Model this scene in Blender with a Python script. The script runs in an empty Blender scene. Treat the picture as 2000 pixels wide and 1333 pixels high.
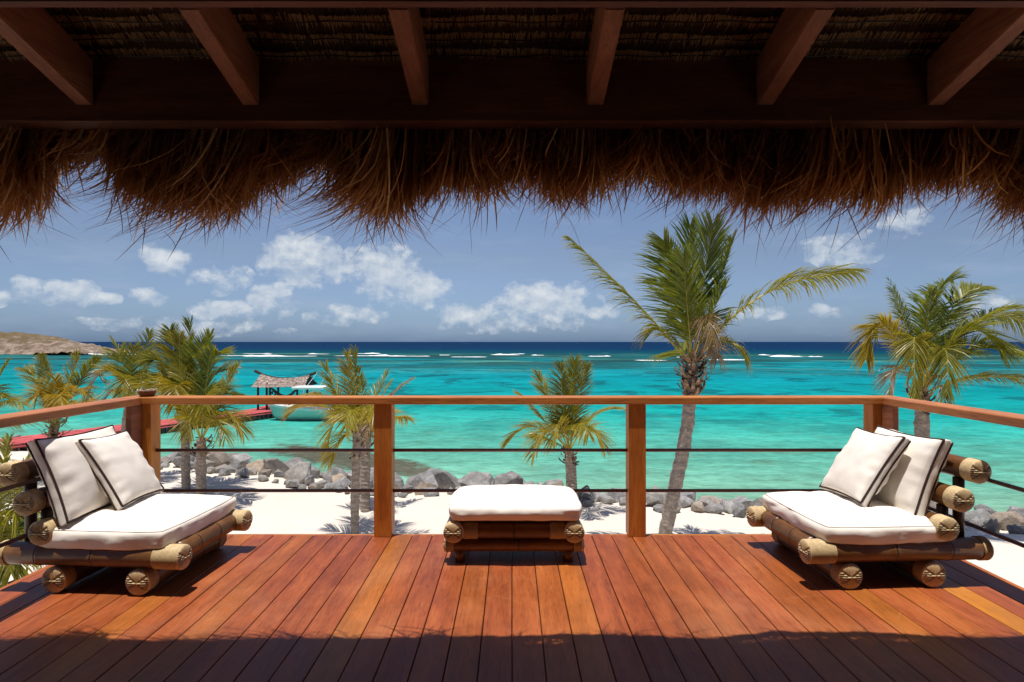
import bpy, bmesh, math, random
import numpy as np
from mathutils import Vector, Matrix, noise
R = math.radians
rnd = random.Random(7)
rng = np.random.default_rng(11)
sc = bpy.context.scene
COL = sc.collection
F, CH = 1150.0, 1.4            # focal length in 2000-px pixels, eye height above the deck

# ------------------------------------------------------------------ camera, sky, sun, exposure
cam = bpy.data.cameras.new('camera')
cam.sensor_width = 36.0
cam.lens = F / 2000 * 36
cam.shift_y = 1.5 / 2000
cam.clip_start = 0.05
cam.clip_end = 60000
cam_o = bpy.data.objects.new('camera', cam)
cam_o.location = (0, 0, CH)
cam_o.rotation_euler = (R(90), 0, 0)
COL.objects.link(cam_o)
sc.camera = cam_o

sc.view_settings.view_transform = 'Standard'
sc.view_settings.look = 'None'
sc.view_settings.gamma = 1
sc.view_settings.exposure = 0.35
sc.view_settings.use_curve_mapping = False

SUN_TO = Vector((-0.085, -0.10, 1.0)).normalized()     # direction towards the sun
sun = bpy.data.lights.new('sun', 'SUN')
sun.energy = 4.3
sun.angle = R(0.5)
sun.color = (1.0, 0.95, 0.88)
sun_o = bpy.data.objects.new('sun', sun)
sun_o.rotation_euler = SUN_TO.to_track_quat('Z', 'Y').to_euler()
sun_o.location = (0, 0, 30)
COL.objects.link(sun_o)


class NT:
    """small helper to write shader nodes"""
    def __init__(s, tree):
        s.t = tree
        tree.nodes.clear()

    def n(s, typ, **kw):
        nd = s.t.nodes.new(typ)
        for k, v in kw.items():
            setattr(nd, k, v)
        return nd

    def put(s, sock, v):
        if isinstance(v, bpy.types.NodeSocket):
            s.t.links.new(v, sock)
        elif v is not None:
            if isinstance(v, (tuple, list)) and len(v) == 3 and sock.type == 'RGBA':
                v = (*v, 1)
            sock.default_value = v

    def m(s, op, a, b=None, c=None, clamp=False):
        nd = s.n('ShaderNodeMath', operation=op, use_clamp=clamp)
        for i, v in enumerate((a, b, c)):
            if v is not None:
                s.put(nd.inputs[i], v)
        return nd.outputs[0]

    def mix(s, f, a, b, mode='MIX'):
        nd = s.n('ShaderNodeMix', data_type='RGBA', blend_type=mode)
        s.put(nd.inputs[0], f)
        s.put(nd.inputs[6], a)
        s.put(nd.inputs[7], b)
        return nd.outputs[2]

    def ramp(s, f, stops, interp='LINEAR'):
        nd = s.n('ShaderNodeValToRGB')
        cr = nd.color_ramp
        cr.interpolation = interp
        while len(cr.elements) < len(stops):
            cr.elements.new(0.5)
        for e, (p, c) in zip(cr.elements, stops):
            e.position = p
            if not isinstance(c, (tuple, list)):
                c = (c, c, c)
            e.color = (*c, 1)
        s.put(nd.inputs[0], f)
        return nd.outputs[0]

    def noise(s, vec, scale, detail=4, rough=0.55, dist=0.0):
        nd = s.n('ShaderNodeTexNoise')
        s.put(nd.inputs['Vector'], vec)
        nd.inputs['Scale'].default_value = scale
        nd.inputs['Detail'].default_value = detail
        nd.inputs['Roughness'].default_value = rough
        nd.inputs['Distortion'].default_value = dist
        return nd.outputs['Fac']

    def vor(s, vec, scale, feature='F1', out='Distance'):
        nd = s.n('ShaderNodeTexVoronoi', feature=feature)
        s.put(nd.inputs['Vector'], vec)
        nd.inputs['Scale'].default_value = scale
        return nd.outputs[out]

    def mapping(s, vec, scale=(1, 1, 1), loc=None, rz=0.0):
        nd = s.n('ShaderNodeMapping')
        s.put(nd.inputs[0], vec)
        nd.inputs['Scale'].default_value = scale
        nd.inputs['Rotation'].default_value = (0, 0, rz)
        if loc is not None:
            s.put(nd.inputs['Location'], loc)
        return nd.outputs[0]

    def bump(s, h, strength=0.3, dist=0.01, normal=None):
        nd = s.n('ShaderNodeBump')
        nd.inputs['Strength'].default_value = strength
        nd.inputs['Distance'].default_value = dist
        s.put(nd.inputs['Height'], h)
        if normal is not None:
            s.put(nd.inputs['Normal'], normal)
        return nd.outputs[0]

    def bsdf(s, col, rough=0.6, spec=0.5, normal=None, coat=0.0, out=True):
        nd = s.n('ShaderNodeBsdfPrincipled')
        s.put(nd.inputs['Base Color'], col)
        s.put(nd.inputs['Roughness'], rough)
        s.put(nd.inputs['Specular IOR Level'], spec)
        if coat:
            nd.inputs['Coat Weight'].default_value = coat
            nd.inputs['Coat Roughness'].default_value = 0.15
        if normal is not None:
            s.put(nd.inputs['Normal'], normal)
        if out:
            o = s.n('ShaderNodeOutputMaterial')
            s.t.links.new(nd.outputs[0], o.inputs[0])
        return nd.outputs[0]


def mat(name):
    m = bpy.data.materials.new(name)
    m.use_nodes = True
    return m, NT(m.node_tree)


# ---- world: Nishita sky with cumulus low over the sea
wd = bpy.data.worlds.new('World')
sc.world = wd
wd.use_nodes = True
W = NT(wd.node_tree)
sky = W.n('ShaderNodeTexSky', sky_type='NISHITA')
sky.sun_disc = False
sky.sun_elevation = math.asin(SUN_TO.z)
sky.sun_rotation = math.atan2(SUN_TO.x, SUN_TO.y)
sky.air_density = 1.0
sky.dust_density = 0.8
sky.ozone_density = 2.0
tc = W.n('ShaderNodeTexCoord').outputs['Generated']
sx = W.n('ShaderNodeSeparateXYZ')
W.put(sx.inputs[0], tc)
az = W.m('ARCTAN2', sx.outputs[0], sx.outputs[1])
el = W.m('ARCSINE', sx.outputs[2])
cb = W.n('ShaderNodeCombineXYZ')
W.put(cb.inputs[0], az)
W.put(cb.inputs[1], W.m('MULTIPLY', el, 1.25))
cvec = cb.outputs[0]
CLOUDS = [(325, 503, 62, 30, 1.0), (590, 508, 98, 58, 1.05), (745, 535, 80, 62, .9), (825, 568, 66, 36, .95), (140, 575, 62, 34, .95),
          (60, 572, 50, 26, .75), (10, 590, 34, 18, .8), (205, 592, 40, 18, .85), (440, 605, 70, 24, .75), (535, 588, 52, 34, .8),
          (1060, 592, 112, 44, 1.0), (1172, 610, 40, 18, .75), (1640, 487, 88, 42, .55), (300, 585, 44, 20, .7), (920, 612, 80, 26, .7),
          (1612, 612, 36, 16, .5), (1940, 592, 70, 26, .5), (430, 545, 70, 28, .45), (1480, 615, 60, 18, .4), (680, 615, 90, 26, .55),
          (1780, 430, 70, 30, .5), (1010, 630, 160, 20, .45), (380, 640, 240, 20, .4)]
wob = W.noise(cvec, 9.0, 3, 0.6)
wob2 = W.noise(W.mapping(cvec, loc=(7, 3, 0)), 9.0, 3, 0.6)
azw = W.m('ADD', az, W.m('MULTIPLY', W.m('SUBTRACT', wob, 0.5), 0.07))
elw = W.m('ADD', el, W.m('MULTIPLY', W.m('SUBTRACT', wob2, 0.5), 0.045))
field = None
vert = None
for (px, py, hw, hh, wt) in CLOUDS:
    dx, dz = (px - 1000) / F, (668 - py) / F
    a0 = math.atan2(dx, 1)
    e0 = math.asin(dz / math.sqrt(dx * dx + 1 + dz * dz))
    k = 1 / (1 + dx * dx)
    ddx = W.m('MULTIPLY', W.m('SUBTRACT', azw, a0), 1 / (1.02 * hw / F * k))
    ddy = W.m('MULTIPLY', W.m('SUBTRACT', elw, e0), 1 / (1.04 * hh / F * math.sqrt(k)))
    d2 = W.m('ADD', W.m('MULTIPLY', ddx, ddx), W.m('MULTIPLY', ddy, ddy))
    g = W.m('MULTIPLY', W.m('SUBTRACT', 1.0, d2, clamp=True), wt)
    g = W.m('MULTIPLY', g, W.m('ADD', .80, W.m('MULTIPLY', ddy, .30), clamp=True))
    v = W.m('MULTIPLY', g, ddy)
    field = g if field is None else W.m('MAXIMUM', field, g)
    vert = v if vert is None else W.m('ADD', vert, v)
fb = W.noise(cvec, 30.0, 7, 0.60)
fb2 = W.noise(W.mapping(cvec, loc=(0.004, -0.012, 0)), 30.0, 5, 0.60)
dens = W.m('ADD', field, W.m('MULTIPLY', W.m('SUBTRACT', fb, 0.46), 2.0))
dens = W.m('MULTIPLY', dens, W.m('GREATER_THAN', field, 0.001))
mask = W.ramp(dens, [(0.14, 0.0), (0.30, .26), (0.55, 0.70), (0.95, .95)], 'EASE')
# thin hazy veil of small cloud round the whole horizon
veil = W.noise(W.mapping(cvec, (1.0, 3.2, 1)), 7.0, 5, 0.62)
vband = W.ramp(el, [(0.0, 0.35), (0.06, 1.0), (0.16, 0.5), (0.34, 0.0)])
veil = W.m('MULTIPLY', W.ramp(veil, [(0.5, 0.0), (0.75, 0.55)]), vband)
shade = W.m('ADD', W.m('MULTIPLY', W.m('SUBTRACT', fb, fb2), 2.4), W.m('ADD', 0.50, W.m('MULTIPLY', vert, 0.8)), clamp=True)
ccol = W.mix(shade, (3.7, 4.5, 5.6), (6.1, 6.5, 6.9))
# polarised, deeper blue than the raw sky
skyc = W.mix(1.0, sky.outputs[0], W.ramp(el, [(0.0, (.43, .65, 1.20)), (0.05, (.58, .71, 1.05)), (0.14, (.76, .75, .86)), (0.24, (.82, .80, .90)), (0.6, (.82, .80, .92))]), 'MULTIPLY')
# the sky is deeper away from the bank of haze straight out to sea
azf = W.ramp(W.m('ABSOLUTE', W.m('ADD', az, .12)), [(0.0, 1.0), (0.75, 0.88)])
skyc = W.mix(1.0, skyc, azf, 'MULTIPLY')
skyc = W.mix(veil, skyc, (3.3, 4.1, 5.4))
skyc = W.mix(mask, skyc, ccol)
bg = W.n('ShaderNodeBackground')
W.put(bg.inputs[0], skyc)
bg.inputs[1].default_value = 0.09
wo = W.n('ShaderNodeOutputWorld')
W.t.links.new(bg.outputs[0], wo.inputs[0])


# ------------------------------------------------------------------ helpers
def P(px, py, Y):
    """photo pixel at depth Y -> point in the scene"""
    return Vector(((px - 1000) / F * Y, Y, CH - (py - 668) / F * Y))


def mesh_np(name, verts, faces, mats=(), midx=None, smooth=False):
    me = bpy.data.meshes.new(name)
    verts = np.asarray(verts, dtype=np.float32).reshape(-1, 3)
    if isinstance(faces, np.ndarray):
        k = faces.shape[1]
        me.vertices.add(len(verts))
        me.vertices.foreach_set('co', verts.ravel())
        me.loops.add(faces.size)
        me.loops.foreach_set('vertex_index', faces.ravel().astype(np.int32))
        me.polygons.add(len(faces))
        me.polygons.foreach_set('loop_start', np.arange(0, faces.size, k, dtype=np.int32))
        me.update(calc_edges=True)
    else:
        me.from_pydata(verts.tolist(), [], faces)
        me.update()
    for m in mats:
        me.materials.append(m)
    if midx is not None:
        me.polygons.foreach_set('material_index', np.asarray(midx, dtype=np.int32))
    if smooth:
        me.polygons.foreach_set('use_smooth', np.ones(len(me.polygons), dtype=bool))
    return me


def vcol(me, vals):
    a = me.attributes.new('tint', 'FLOAT', 'POINT')
    a.data.foreach_set('value', np.asarray(vals, dtype=np.float32))


def link(name, me, parent=None, loc=(0, 0, 0), rot=(0, 0, 0)):
    o = bpy.data.objects.new(name, me)
    COL.objects.link(o)
    o.parent = parent
    o.location = loc
    o.rotation_euler = rot
    return o


def tag(o, label=None, cat=None, group=None, kind=None):
    if label: o['label'] = label
    if cat: o['category'] = cat
    if group: o['group'] = group
    if kind: o['kind'] = kind
    return o


def thing(name, label, cat, loc=(0, 0, 0), rz=0, group=None):
    o = link(name, None, None, loc, (0, 0, rz))
    return tag(o, label, cat, group)


def copy_tree(o, parent=None):
    c = o.copy()
    COL.objects.link(c)
    c.parent = parent
    for ch in list(o.children):
        copy_tree(ch, c)
    return c


def box_mesh(name, x0, x1, y0, y1, z0, z1, m, bev=0.004, seg=2):
    bm = bmesh.new()
    bmesh.ops.create_cube(bm, size=1)
    for v in bm.verts:
        v.co = Vector(((x0 + x1) / 2 + v.co.x * (x1 - x0), (y0 + y1) / 2 + v.co.y * (y1 - y0), (z0 + z1) / 2 + v.co.z * (z1 - z0)))
    if bev:
        bmesh.ops.bevel(bm, geom=bm.edges[:], offset=bev, segments=seg, affect='EDGES', profile=0.6)
    me = bpy.data.meshes.new(name)
    bm.to_mesh(me)
    bm.free()
    me.materials.append(m)
    return me


def tube(path, radii, n=10, caps=True):
    """vertices and faces of a tube along a path"""
    path = [Vector(p) for p in path]
    if not hasattr(radii, '__len__'):
        radii = [radii] * len(path)
    V, Fc = [], []
    up = None
    for i, p in enumerate(path):
        t = (path[min(i + 1, len(path) - 1)] - path[max(i - 1, 0)]).normalized()
        if up is None:
            up = Vector((0, 0, 1)) if abs(t.z) < 0.9 else Vector((0, 1, 0))
        s = t.cross(up).normalized()
        up = s.cross(t).normalized()
        for k in range(n):
            a = 2 * math.pi * k / n
            V.append(p + (s * math.cos(a) + up * math.sin(a)) * radii[i])
    for i in range(len(path) - 1):
        for k in range(n):
            k2 = (k + 1) % n
            Fc.append((i * n + k, i * n + k2, (i + 1) * n + k2, (i + 1) * n + k))
    if caps:
        Fc.append(tuple(range(n - 1, -1, -1)))
        b = (len(path) - 1) * n
        Fc.append(tuple(range(b, b + n)))
    return V, Fc


class MB:
    def __init__(s):
        s.V, s.F, s.I, s.T = [], [], [], []

    def add(s, V, Fc, mi=0, tint=0.0):
        b = len(s.V)
        s.V += [tuple(v) for v in V]
        s.T += list(tint) if hasattr(tint, '__len__') else [tint] * len(V)
        s.F += [tuple(i + b for i in f) for f in Fc]
        s.I += [mi] * len(Fc)

    def box(s, x0, x1, y0, y1, z0, z1, mi=0):
        V = [(x, y, z) for x in (x0, x1) for y in (y0, y1) for z in (z0, z1)]
        s.add(V, [(0, 1, 3, 2), (4, 6, 7, 5), (0, 4, 5, 1), (2, 3, 7, 6), (0, 2, 6, 4), (1, 5, 7, 3)], mi)

    def mesh(s, name, mats, smooth=False):
        me = mesh_np(name, s.V, s.F, mats, s.I, smooth)
        vcol(me, s.T)
        return me


def smooth_angle(me, ang=40):
    me.polygons.foreach_set('use_smooth', np.ones(len(me.polygons), dtype=bool))
    try:
        me.set_sharp_from_angle(angle=R(ang))
    except Exception:
        pass


# ------------------------------------------------------------------ materials
def oattr(T, name):
    nd = T.n('ShaderNodeAttribute', attribute_type='OBJECT', attribute_name=name)
    return nd.outputs['Fac']


def gattr(T, name='tint'):
    nd = T.n('ShaderNodeAttribute', attribute_type='GEOMETRY', attribute_name=name)
    return nd.outputs['Fac']


def wood_mat(name, dark, mid, light, gold=None, axis=1, rough=0.42, spec=0.35, scr=True, coat=0.0):
    m, T = mat(name)
    oc = T.n('ShaderNodeTexCoord').outputs['Object']
    ri = T.n('ShaderNodeObjectInfo').outputs['Random']
    off = T.n('ShaderNodeCombineXYZ')
    for i in range(3):
        T.put(off.inputs[i], T.m('MULTIPLY', ri, 37.0 + 11 * i))
    s = [1.0, 1.0, 1.0]
    s[axis] = 0.07
    v = T.mapping(oc, s, off.outputs[0])
    n1 = T.noise(v, 16, 5, 0.6, 0.6)
    n2 = T.noise(v, 95, 3, 0.6)
    s2 = [1.0, 1.0, 1.0]
    s2[axis] = 0.35
    n3 = T.noise(T.mapping(oc, s2, off.outputs[0]), 4.5, 4, 0.6, 1.2)
    f = T.m('ADD', T.m('MULTIPLY', n1, 0.62), T.m('ADD', T.m('MULTIPLY', n2, 0.30), T.m('MULTIPLY', T.m('SUBTRACT', n3, 0.5), 0.55)))
    f = T.m('ADD', f, T.m('MULTIPLY', T.m('SUBTRACT', ri, 0.5), 0.16))
    c = T.ramp(f, [(0.26, dark), (0.5, mid), (0.72, light)])
    if gold:
        c = T.mix(oattr(T, 'tone'), c, T.ramp(f, [(0.26, [g * 0.72 for g in gold]), (0.7, gold)]))
    pores = T.ramp(T.noise(v, 190, 2, 0.5), [(0.34, 0.80), (0.46, 1.0)])
    c = T.mix(1.0, c, pores, 'MULTIPLY')
    ro = T.m('ADD', rough - 0.1, T.m('MULTIPLY', n3, 0.26))
    if scr:
        geo = T.n('ShaderNodeNewGeometry').outputs['Position']
        sm = None
        for (rz, sa, sb, lo, ox) in ((.5, 2.2, 70, .69, 0), (-.9, 2.6, 80, .70, 9), (1.45, 3.0, 90, .695, 21), (-.2, 2.0, 75, .70, 33)):
            k_ = T.ramp(T.noise(T.mapping(T.mapping(geo, (1, 1, 1), (ox, ox * .7, 0), rz), (sa, sb, 1)), 1.0, 2, .5), [(lo, 0.0), (lo + .05, 1.0)])
            sm = k_ if sm is None else T.m('MAXIMUM', sm, k_)
        sm = T.m('MULTIPLY', sm, .22)
        scuff = T.ramp(T.noise(geo, 1.1, 6, .7, .8), [(.5, 0.), (.75, .24)])
        sm = T.m('MAXIMUM', sm, scuff)
        c = T.mix(sm, c, (.58, .27, .13))
        dirt = T.ramp(T.noise(geo, 1.7, 6, 0.65), [(.36, 0.86), (.62, 1.05)])
        c = T.mix(1.0, c, dirt, 'MULTIPLY')
        ro = T.m('ADD', ro, T.m('MULTIPLY', sm, 0.2))
    nb = T.bump(T.m('ADD', n2, T.m('MULTIPLY', n1, 0.5)), 0.22, 0.004)
    T.bsdf(c, ro, spec, nb, coat)
    return m


M_DECK = wood_mat('deck_wood', (.185, .040, .012), (.31, .074, .020), (.42, .116, .033), gold=(.56, .20, .022))
M_RAIL = wood_mat('rail_wood', (.38, .12, .026), (.56, .20, .045), (.66, .29, .08), axis=0, rough=.4, scr=False)
M_RAILY = wood_mat('side_rail_wood', (.34, .11, .035), (.50, .18, .055), (.60, .26, .09), axis=1, rough=.4, scr=False)
M_POST = wood_mat('post_wood', (.36, .10, .016), (.56, .19, .030), (.68, .28, .05), axis=2, rough=.42, scr=False)
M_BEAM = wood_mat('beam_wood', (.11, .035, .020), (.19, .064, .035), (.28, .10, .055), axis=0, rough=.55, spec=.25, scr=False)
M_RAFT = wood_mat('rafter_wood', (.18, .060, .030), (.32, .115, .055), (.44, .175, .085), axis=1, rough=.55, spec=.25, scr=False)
M_WALL = wood_mat('wall_wood', (.03, .016, .010), (.05, .026, .016), (.07, .04, .026), axis=2, rough=.7, scr=False)


def simple(name, col, rough=.6, spec=.3, nscale=None, var=.25, bump=0):
    m, T = mat(name)
    oc = T.n('ShaderNodeTexCoord').outputs['Object']
    c = col
    nb = None
    if nscale:
        n = T.noise(oc, nscale, 6, .6)
        c = T.mix(1.0, col, T.ramp(n, [(.3, 1 - var), (.7, 1 + var)]), 'MULTIPLY')
        if bump:
            nb = T.bump(n, .5, bump)
    T.bsdf(c, rough, spec, nb)
    return m


M_ROD = simple('rod_bronze', (.12, .055, .032), .45, .4, 30, .2)
M_PIPING = simple('piping_brown', (.045, .026, .022), .75, .2, 120, .3)
M_DARKBAM = simple('dark_post_wood', (.040, .018, .010), .4, .4, 24, .3)

# canvas cushions
M_CANVAS, T = mat('cream_canvas')
oc = T.n('ShaderNodeTexCoord').outputs['Object']
wv = T.n('ShaderNodeTexVoronoi')
n = T.noise(oc, 260, 3, .6)
n2 = T.noise(oc, 6, 4, .6)
c = T.mix(n2, (.79, .72, .63), (.85, .79, .71))
b1 = T.bump(n, .25, .0012)
b2 = T.bump(T.noise(T.mapping(oc, (1, 1, 1.4)), 13, 4, .55, .8), .22, .006, b1)
T.bsdf(c, .85, .12, b2)

M_SEAM = simple('canvas_seam', (.30, .24, .19), .85, .1, 60, .3)
# bamboo
M_BAMBOO, T = mat('bamboo_brown')
oc = T.n('ShaderNodeTexCoord').outputs['Object']
ri = T.n('ShaderNodeObjectInfo').outputs['Random']
off = T.n('ShaderNodeCombineXYZ')
for i in range(3):
    T.put(off.inputs[i], T.m('MULTIPLY', ri, 23.0 + 9 * i))
v = T.mapping(oc, (.12, 1, 1), off.outputs[0])
n1 = T.noise(v, 14, 4, .6)
n2 = T.noise(v, 130, 2, .5)
n3 = T.noise(T.mapping(oc, (1, 1, 1), off.outputs[0]), 7, 5, .62)
f = T.m('ADD', T.m('MULTIPLY', n1, .5), T.m('ADD', T.m('MULTIPLY', n2, .2), T.m('MULTIPLY', n3, .32)))
c = T.ramp(f, [(.3, (.040, .015, .006)), (.5, (.125, .050, .013)), (.72, (.27, .135, .038))])
c = T.mix(T.ramp(gattr(T), [(.2, 0.0), (.8, .85)]), c, (.035, .016, .008))
T.bsdf(c, T.m('ADD', .24, T.m('MULTIPLY', n3, .22)), .5, T.bump(n2, .12, .002))

M_RATTAN, T = mat('rattan_wrap')
oc = T.n('ShaderNodeTexCoord').outputs['Object']
n = T.noise(oc, 60, 4, .6)
c = T.ramp(n, [(.3, (.50, .35, .17)), (.7, (.70, .54, .31))])
c = T.mix(T.ramp(gattr(T), [(.2, 0.0), (1., .75)]), c, (.15, .085, .036))
T.bsdf(c, .55, .3, T.bump(n, .3, .002))

# thatch
M_THATCH, T = mat('thatch_straw')
tt = gattr(T)
c = T.ramp(tt, [(0.0, (.16, .070, .030)), (.35, (.30, .135, .055)), (.7, (.42, .21, .085)), (1.0, (.74, .52, .27))])
pb = T.n('ShaderNodeBsdfPrincipled')
T.put(pb.inputs['Base Color'], c)
pb.inputs['Roughness'].default_value = .6
pb.inputs['Specular IOR Level'].default_value = .25
tr = T.n('ShaderNodeBsdfTranslucent')
T.put(tr.inputs[0], T.mix(1.0, c, (1.1, .8, .5), 'MULTIPLY'))
mx = T.n('ShaderNodeMixShader')
mx.inputs[0].default_value = .45
T.t.links.new(pb.outputs[0], mx.inputs[1])
T.t.links.new(tr.outputs[0], mx.inputs[2])
o = T.n('ShaderNodeOutputMaterial')
T.t.links.new(mx.outputs[0], o.inputs[0])
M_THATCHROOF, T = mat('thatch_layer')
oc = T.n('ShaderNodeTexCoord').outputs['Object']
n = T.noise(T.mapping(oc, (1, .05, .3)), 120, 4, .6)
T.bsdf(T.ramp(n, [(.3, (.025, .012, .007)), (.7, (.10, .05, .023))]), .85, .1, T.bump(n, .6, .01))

# palm leaves
M_LEAF, T = mat('palm_leaf')
tt = gattr(T)                      # 0 base .. 1 tip of a leaflet
tone = oattr(T, 'tone')            # 0 green, .5 yellow, 1 dead brown
ri = T.n('ShaderNodeObjectInfo').outputs['Random']
geo = T.n('ShaderNodeNewGeometry').outputs['Position']
n = T.noise(geo, 3.0, 3, .6)
n9 = T.noise(geo, 22.0, 2, .6)
g = T.mix(T.ramp(T.m('ADD', T.m('MULTIPLY', n, .6), T.m('MULTIPLY', ri, .4)), [(.3, 0.), (.7, 1.)]), (.080, .125, .012), (.205, .235, .022))
y = T.mix(n9, (.33, .235, .018), (.46, .32, .028))
d = T.mix(n9, (.20, .115, .06), (.36, .25, .16))
tn = T.m('ADD', T.m('ADD', T.m('ADD', tone, .015), T.m('MULTIPLY', T.m('SUBTRACT', n9, .5), .22)), T.m('MULTIPLY', T.ramp(tt, [(.55, 0.), (1., 1.)]), T.m('MULTIPLY', tone, .7)), clamp=True)
c = T.mix(T.ramp(tn, [(0.05, 0.), (.45, 1.)]), g, y)
c = T.mix(T.ramp(tn, [(.60, 0.), (.92, 1.)]), c, d)
pb = T.n('ShaderNodeBsdfPrincipled')
T.put(pb.inputs['Base Color'], c)
pb.inputs['Roughness'].default_value = .38
pb.inputs['Specular IOR Level'].default_value = .45
tr = T.n('ShaderNodeBsdfTranslucent')
T.put(tr.inputs[0], T.mix(1.0, c, (1.25, 1.2, .6), 'MULTIPLY'))
mx = T.n('ShaderNodeMixShader')
mx.inputs[0].default_value = .44
T.t.links.new(pb.outputs[0], mx.inputs[1])
T.t.links.new(tr.outputs[0], mx.inputs[2])
o = T.n('ShaderNodeOutputMaterial')
T.t.links.new(mx.outputs[0], o.inputs[0])

M_RIB, T = mat('palm_midrib')
tone = oattr(T, 'tone')
c = T.mix(T.ramp(tone, [(.6, 0.), (.9, 1.)]), (.36, .30, .045), (.30, .19, .10))
T.bsdf(c, .45, .4)
M_TRUNK, T = mat('palm_trunk')
oc = T.n('ShaderNodeTexCoord').outputs['Object']
n = T.noise(T.mapping(oc, (1, 1, 2.2)), 9, 6, .65)
n2 = T.noise(T.mapping(oc, (1, 1, .2)), 60, 3, .6)
c = T.ramp(T.m('ADD', T.m('MULTIPLY', n, .7), T.m('MULTIPLY', n2, .3)), [(.3, (.13, .10, .078)), (.5, (.31, .25, .20)), (.72, (.50, .43, .36))])
T.bsdf(c, .85, .15, T.bump(T.m('ADD', n, n2), .6, .02))
M_HUSK, T = mat('palm_husk')
oc = T.n('ShaderNodeTexCoord').outputs['Object']
n = T.noise(oc, 14, 5, .6)
c = T.ramp(n, [(.3, (.10, .055, .032)), (.5, (.25, .155, .095)), (.72, (.44, .33, .23))])
T.bsdf(c, .8, .15, T.bump(n, .5, .02))

# sand
M_SAND, T = mat('white_sand')
geo = T.n('ShaderNodeNewGeometry').outputs['Position']
n = T.noise(geo, .35, 6, .6)
n2 = T.noise(geo, 4.2, 6, .62)
n3 = T.noise(geo, 60, 3, .6)
sep = T.n('ShaderNodeSeparateXYZ')
T.put(sep.inputs[0], geo)
c = T.mix(n, (.60, .53, .45), (.70, .645, .57))
c = T.mix(T.ramp(T.noise(geo, 9, 5, .7), [(.60, 0.), (.72, .35)]), c, (.45, .36, .27))
wet = T.ramp(T.m('MULTIPLY', T.m('ADD', sep.outputs[2], 3.6), 2.0), [(0., 1.), (.55, 0.)])
c = T.mix(wet, c, (.30, .25, .19))
b = T.bump(T.m('ADD', n2, T.m('MULTIPLY', n3, .15)), .55, .09)
T.bsdf(c, .95, .1, b)

# rock
M_ROCK, T = mat('shore_rock')
oc = T.n('ShaderNodeTexCoord').outputs['Object']
ri = T.n('ShaderNodeObjectInfo').outputs['Random']
tone = oattr(T, 'tone')
n = T.noise(oc, 5, 7, .65)
n2 = T.noise(oc, 28, 4, .6)
g = T.ramp(T.m('ADD', T.m('MULTIPLY', n, .7), T.m('MULTIPLY', n2, .3)), [(.3, (.13, .128, .127)), (.5, (.27, .265, .26)), (.70, (.47, .455, .43))])
w = T.ramp(n, [(.3, (.26, .19, .13)), (.7, (.50, .40, .30))])
c = T.mix(tone, g, w)
c = T.mix(1.0, c, T.ramp(ri, [(0., .68), (1., 1.15)]), 'MULTIPLY')
T.bsdf(c, .85, .2, T.bump(T.m('ADD', n, T.m('MULTIPLY', n2, .4)), .7, .05))

# sea: colour follows the depth of the lagoon, its reefs and weed beds
M_SEA, T = mat('sea_water')
geo = T.n('ShaderNodeNewGeometry').outputs['Position']
sep = T.n('ShaderNodeSeparateXYZ')
T.put(sep.inputs[0], geo)
wv = T.noise(T.mapping(geo, (.35, 1, 1)), .035, 5, .6)
wv2 = T.noise(T.mapping(geo, (.5, 1, 1)), .16, 5, .62)
shy = T.m('MULTIPLY', sep.outputs[0], 0.14)              # the shore runs slightly askew
Yd = T.m('ADD', sep.outputs[1], shy)
Yd = T.m('MULTIPLY', Yd, T.m('ADD', .80, T.m('MULTIPLY', wv, .40)))
lg = T.m('LOGARITHM', T.m('MAXIMUM', Yd, 10.0), 10.0)    # 1.2 .. 4
t = T.m('MULTIPLY', T.m('SUBTRACT', lg, 1.2), 1 / 1.8, clamp=True)


def u(y): return (math.log10(y) - 1.2) / 1.8


E_ = 1.0
c = T.ramp(t, [(u(17), (.22, .36, .25)), (u(21), (.145, .36, .26)), (u(27), (.090, .35, .265)), (u(34), (.040, .335, .275)), (u(43), (.006, .285, .262)),
               (u(60), (.001, .235, .245)), (u(84), (.001, .225, .262)), (u(134), (.001, .190, .225)), (u(176), (.002, .125, .150)), (u(215), (.003, .075, .085)),
               (u(256), (.001, .052, .080)), (u(400), (.001, .026, .074)), (u(900), (.001, .020, .066))])
# weed and coral patches
pt = T.noise(T.mapping(geo, (.16, .13, 1)), 1.0, 5, .6, .6)
far = T.ramp(t, [(u(30), .15), (u(48), .75), (u(120), 1.0), (u(220), .8), (u(300), 0.)])
patch = T.m('MULTIPLY', T.ramp(pt, [(.53, 0.), (.60, 1.)]), far)
c = T.mix(T.m('MULTIPLY', patch, .78), c, (.003, .070, .085))
pt2 = T.noise(T.mapping(geo, (.022, .055, 1), (40, 9, 0)), 1.0, 7, .62, .3)
pt3 = T.noise(T.mapping(geo, (.03, .06, 1), (4, 29, 0)), 1.0, 7, .66, .3)
reef = T.ramp(t, [(u(85), 0.), (u(115), .7), (u(150), 1.0), (u(225), 1.0), (u(260), 0.)])
c = T.mix(T.m('MULTIPLY', T.ramp(pt3, [(.48, 0.), (.62, .8)]), reef), c, (.085, .23, .17))
c = T.mix(T.m('MULTIPLY', T.ramp(pt2, [(.44, 0.), (.53, .95)]), reef), c, (.012, .060, .062))
near = T.ramp(t, [(u(18), 1.0), (u(30), .55), (u(48), .15), (u(60), 0.)])
nr = T.ramp(T.noise(T.mapping(geo, (.6, 1, 1)), .9, 6, .65), [(.52, 0.), (.70, .75)])
c = T.mix(T.m('MULTIPLY', nr, near), c, (.10, .20, .13))
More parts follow.
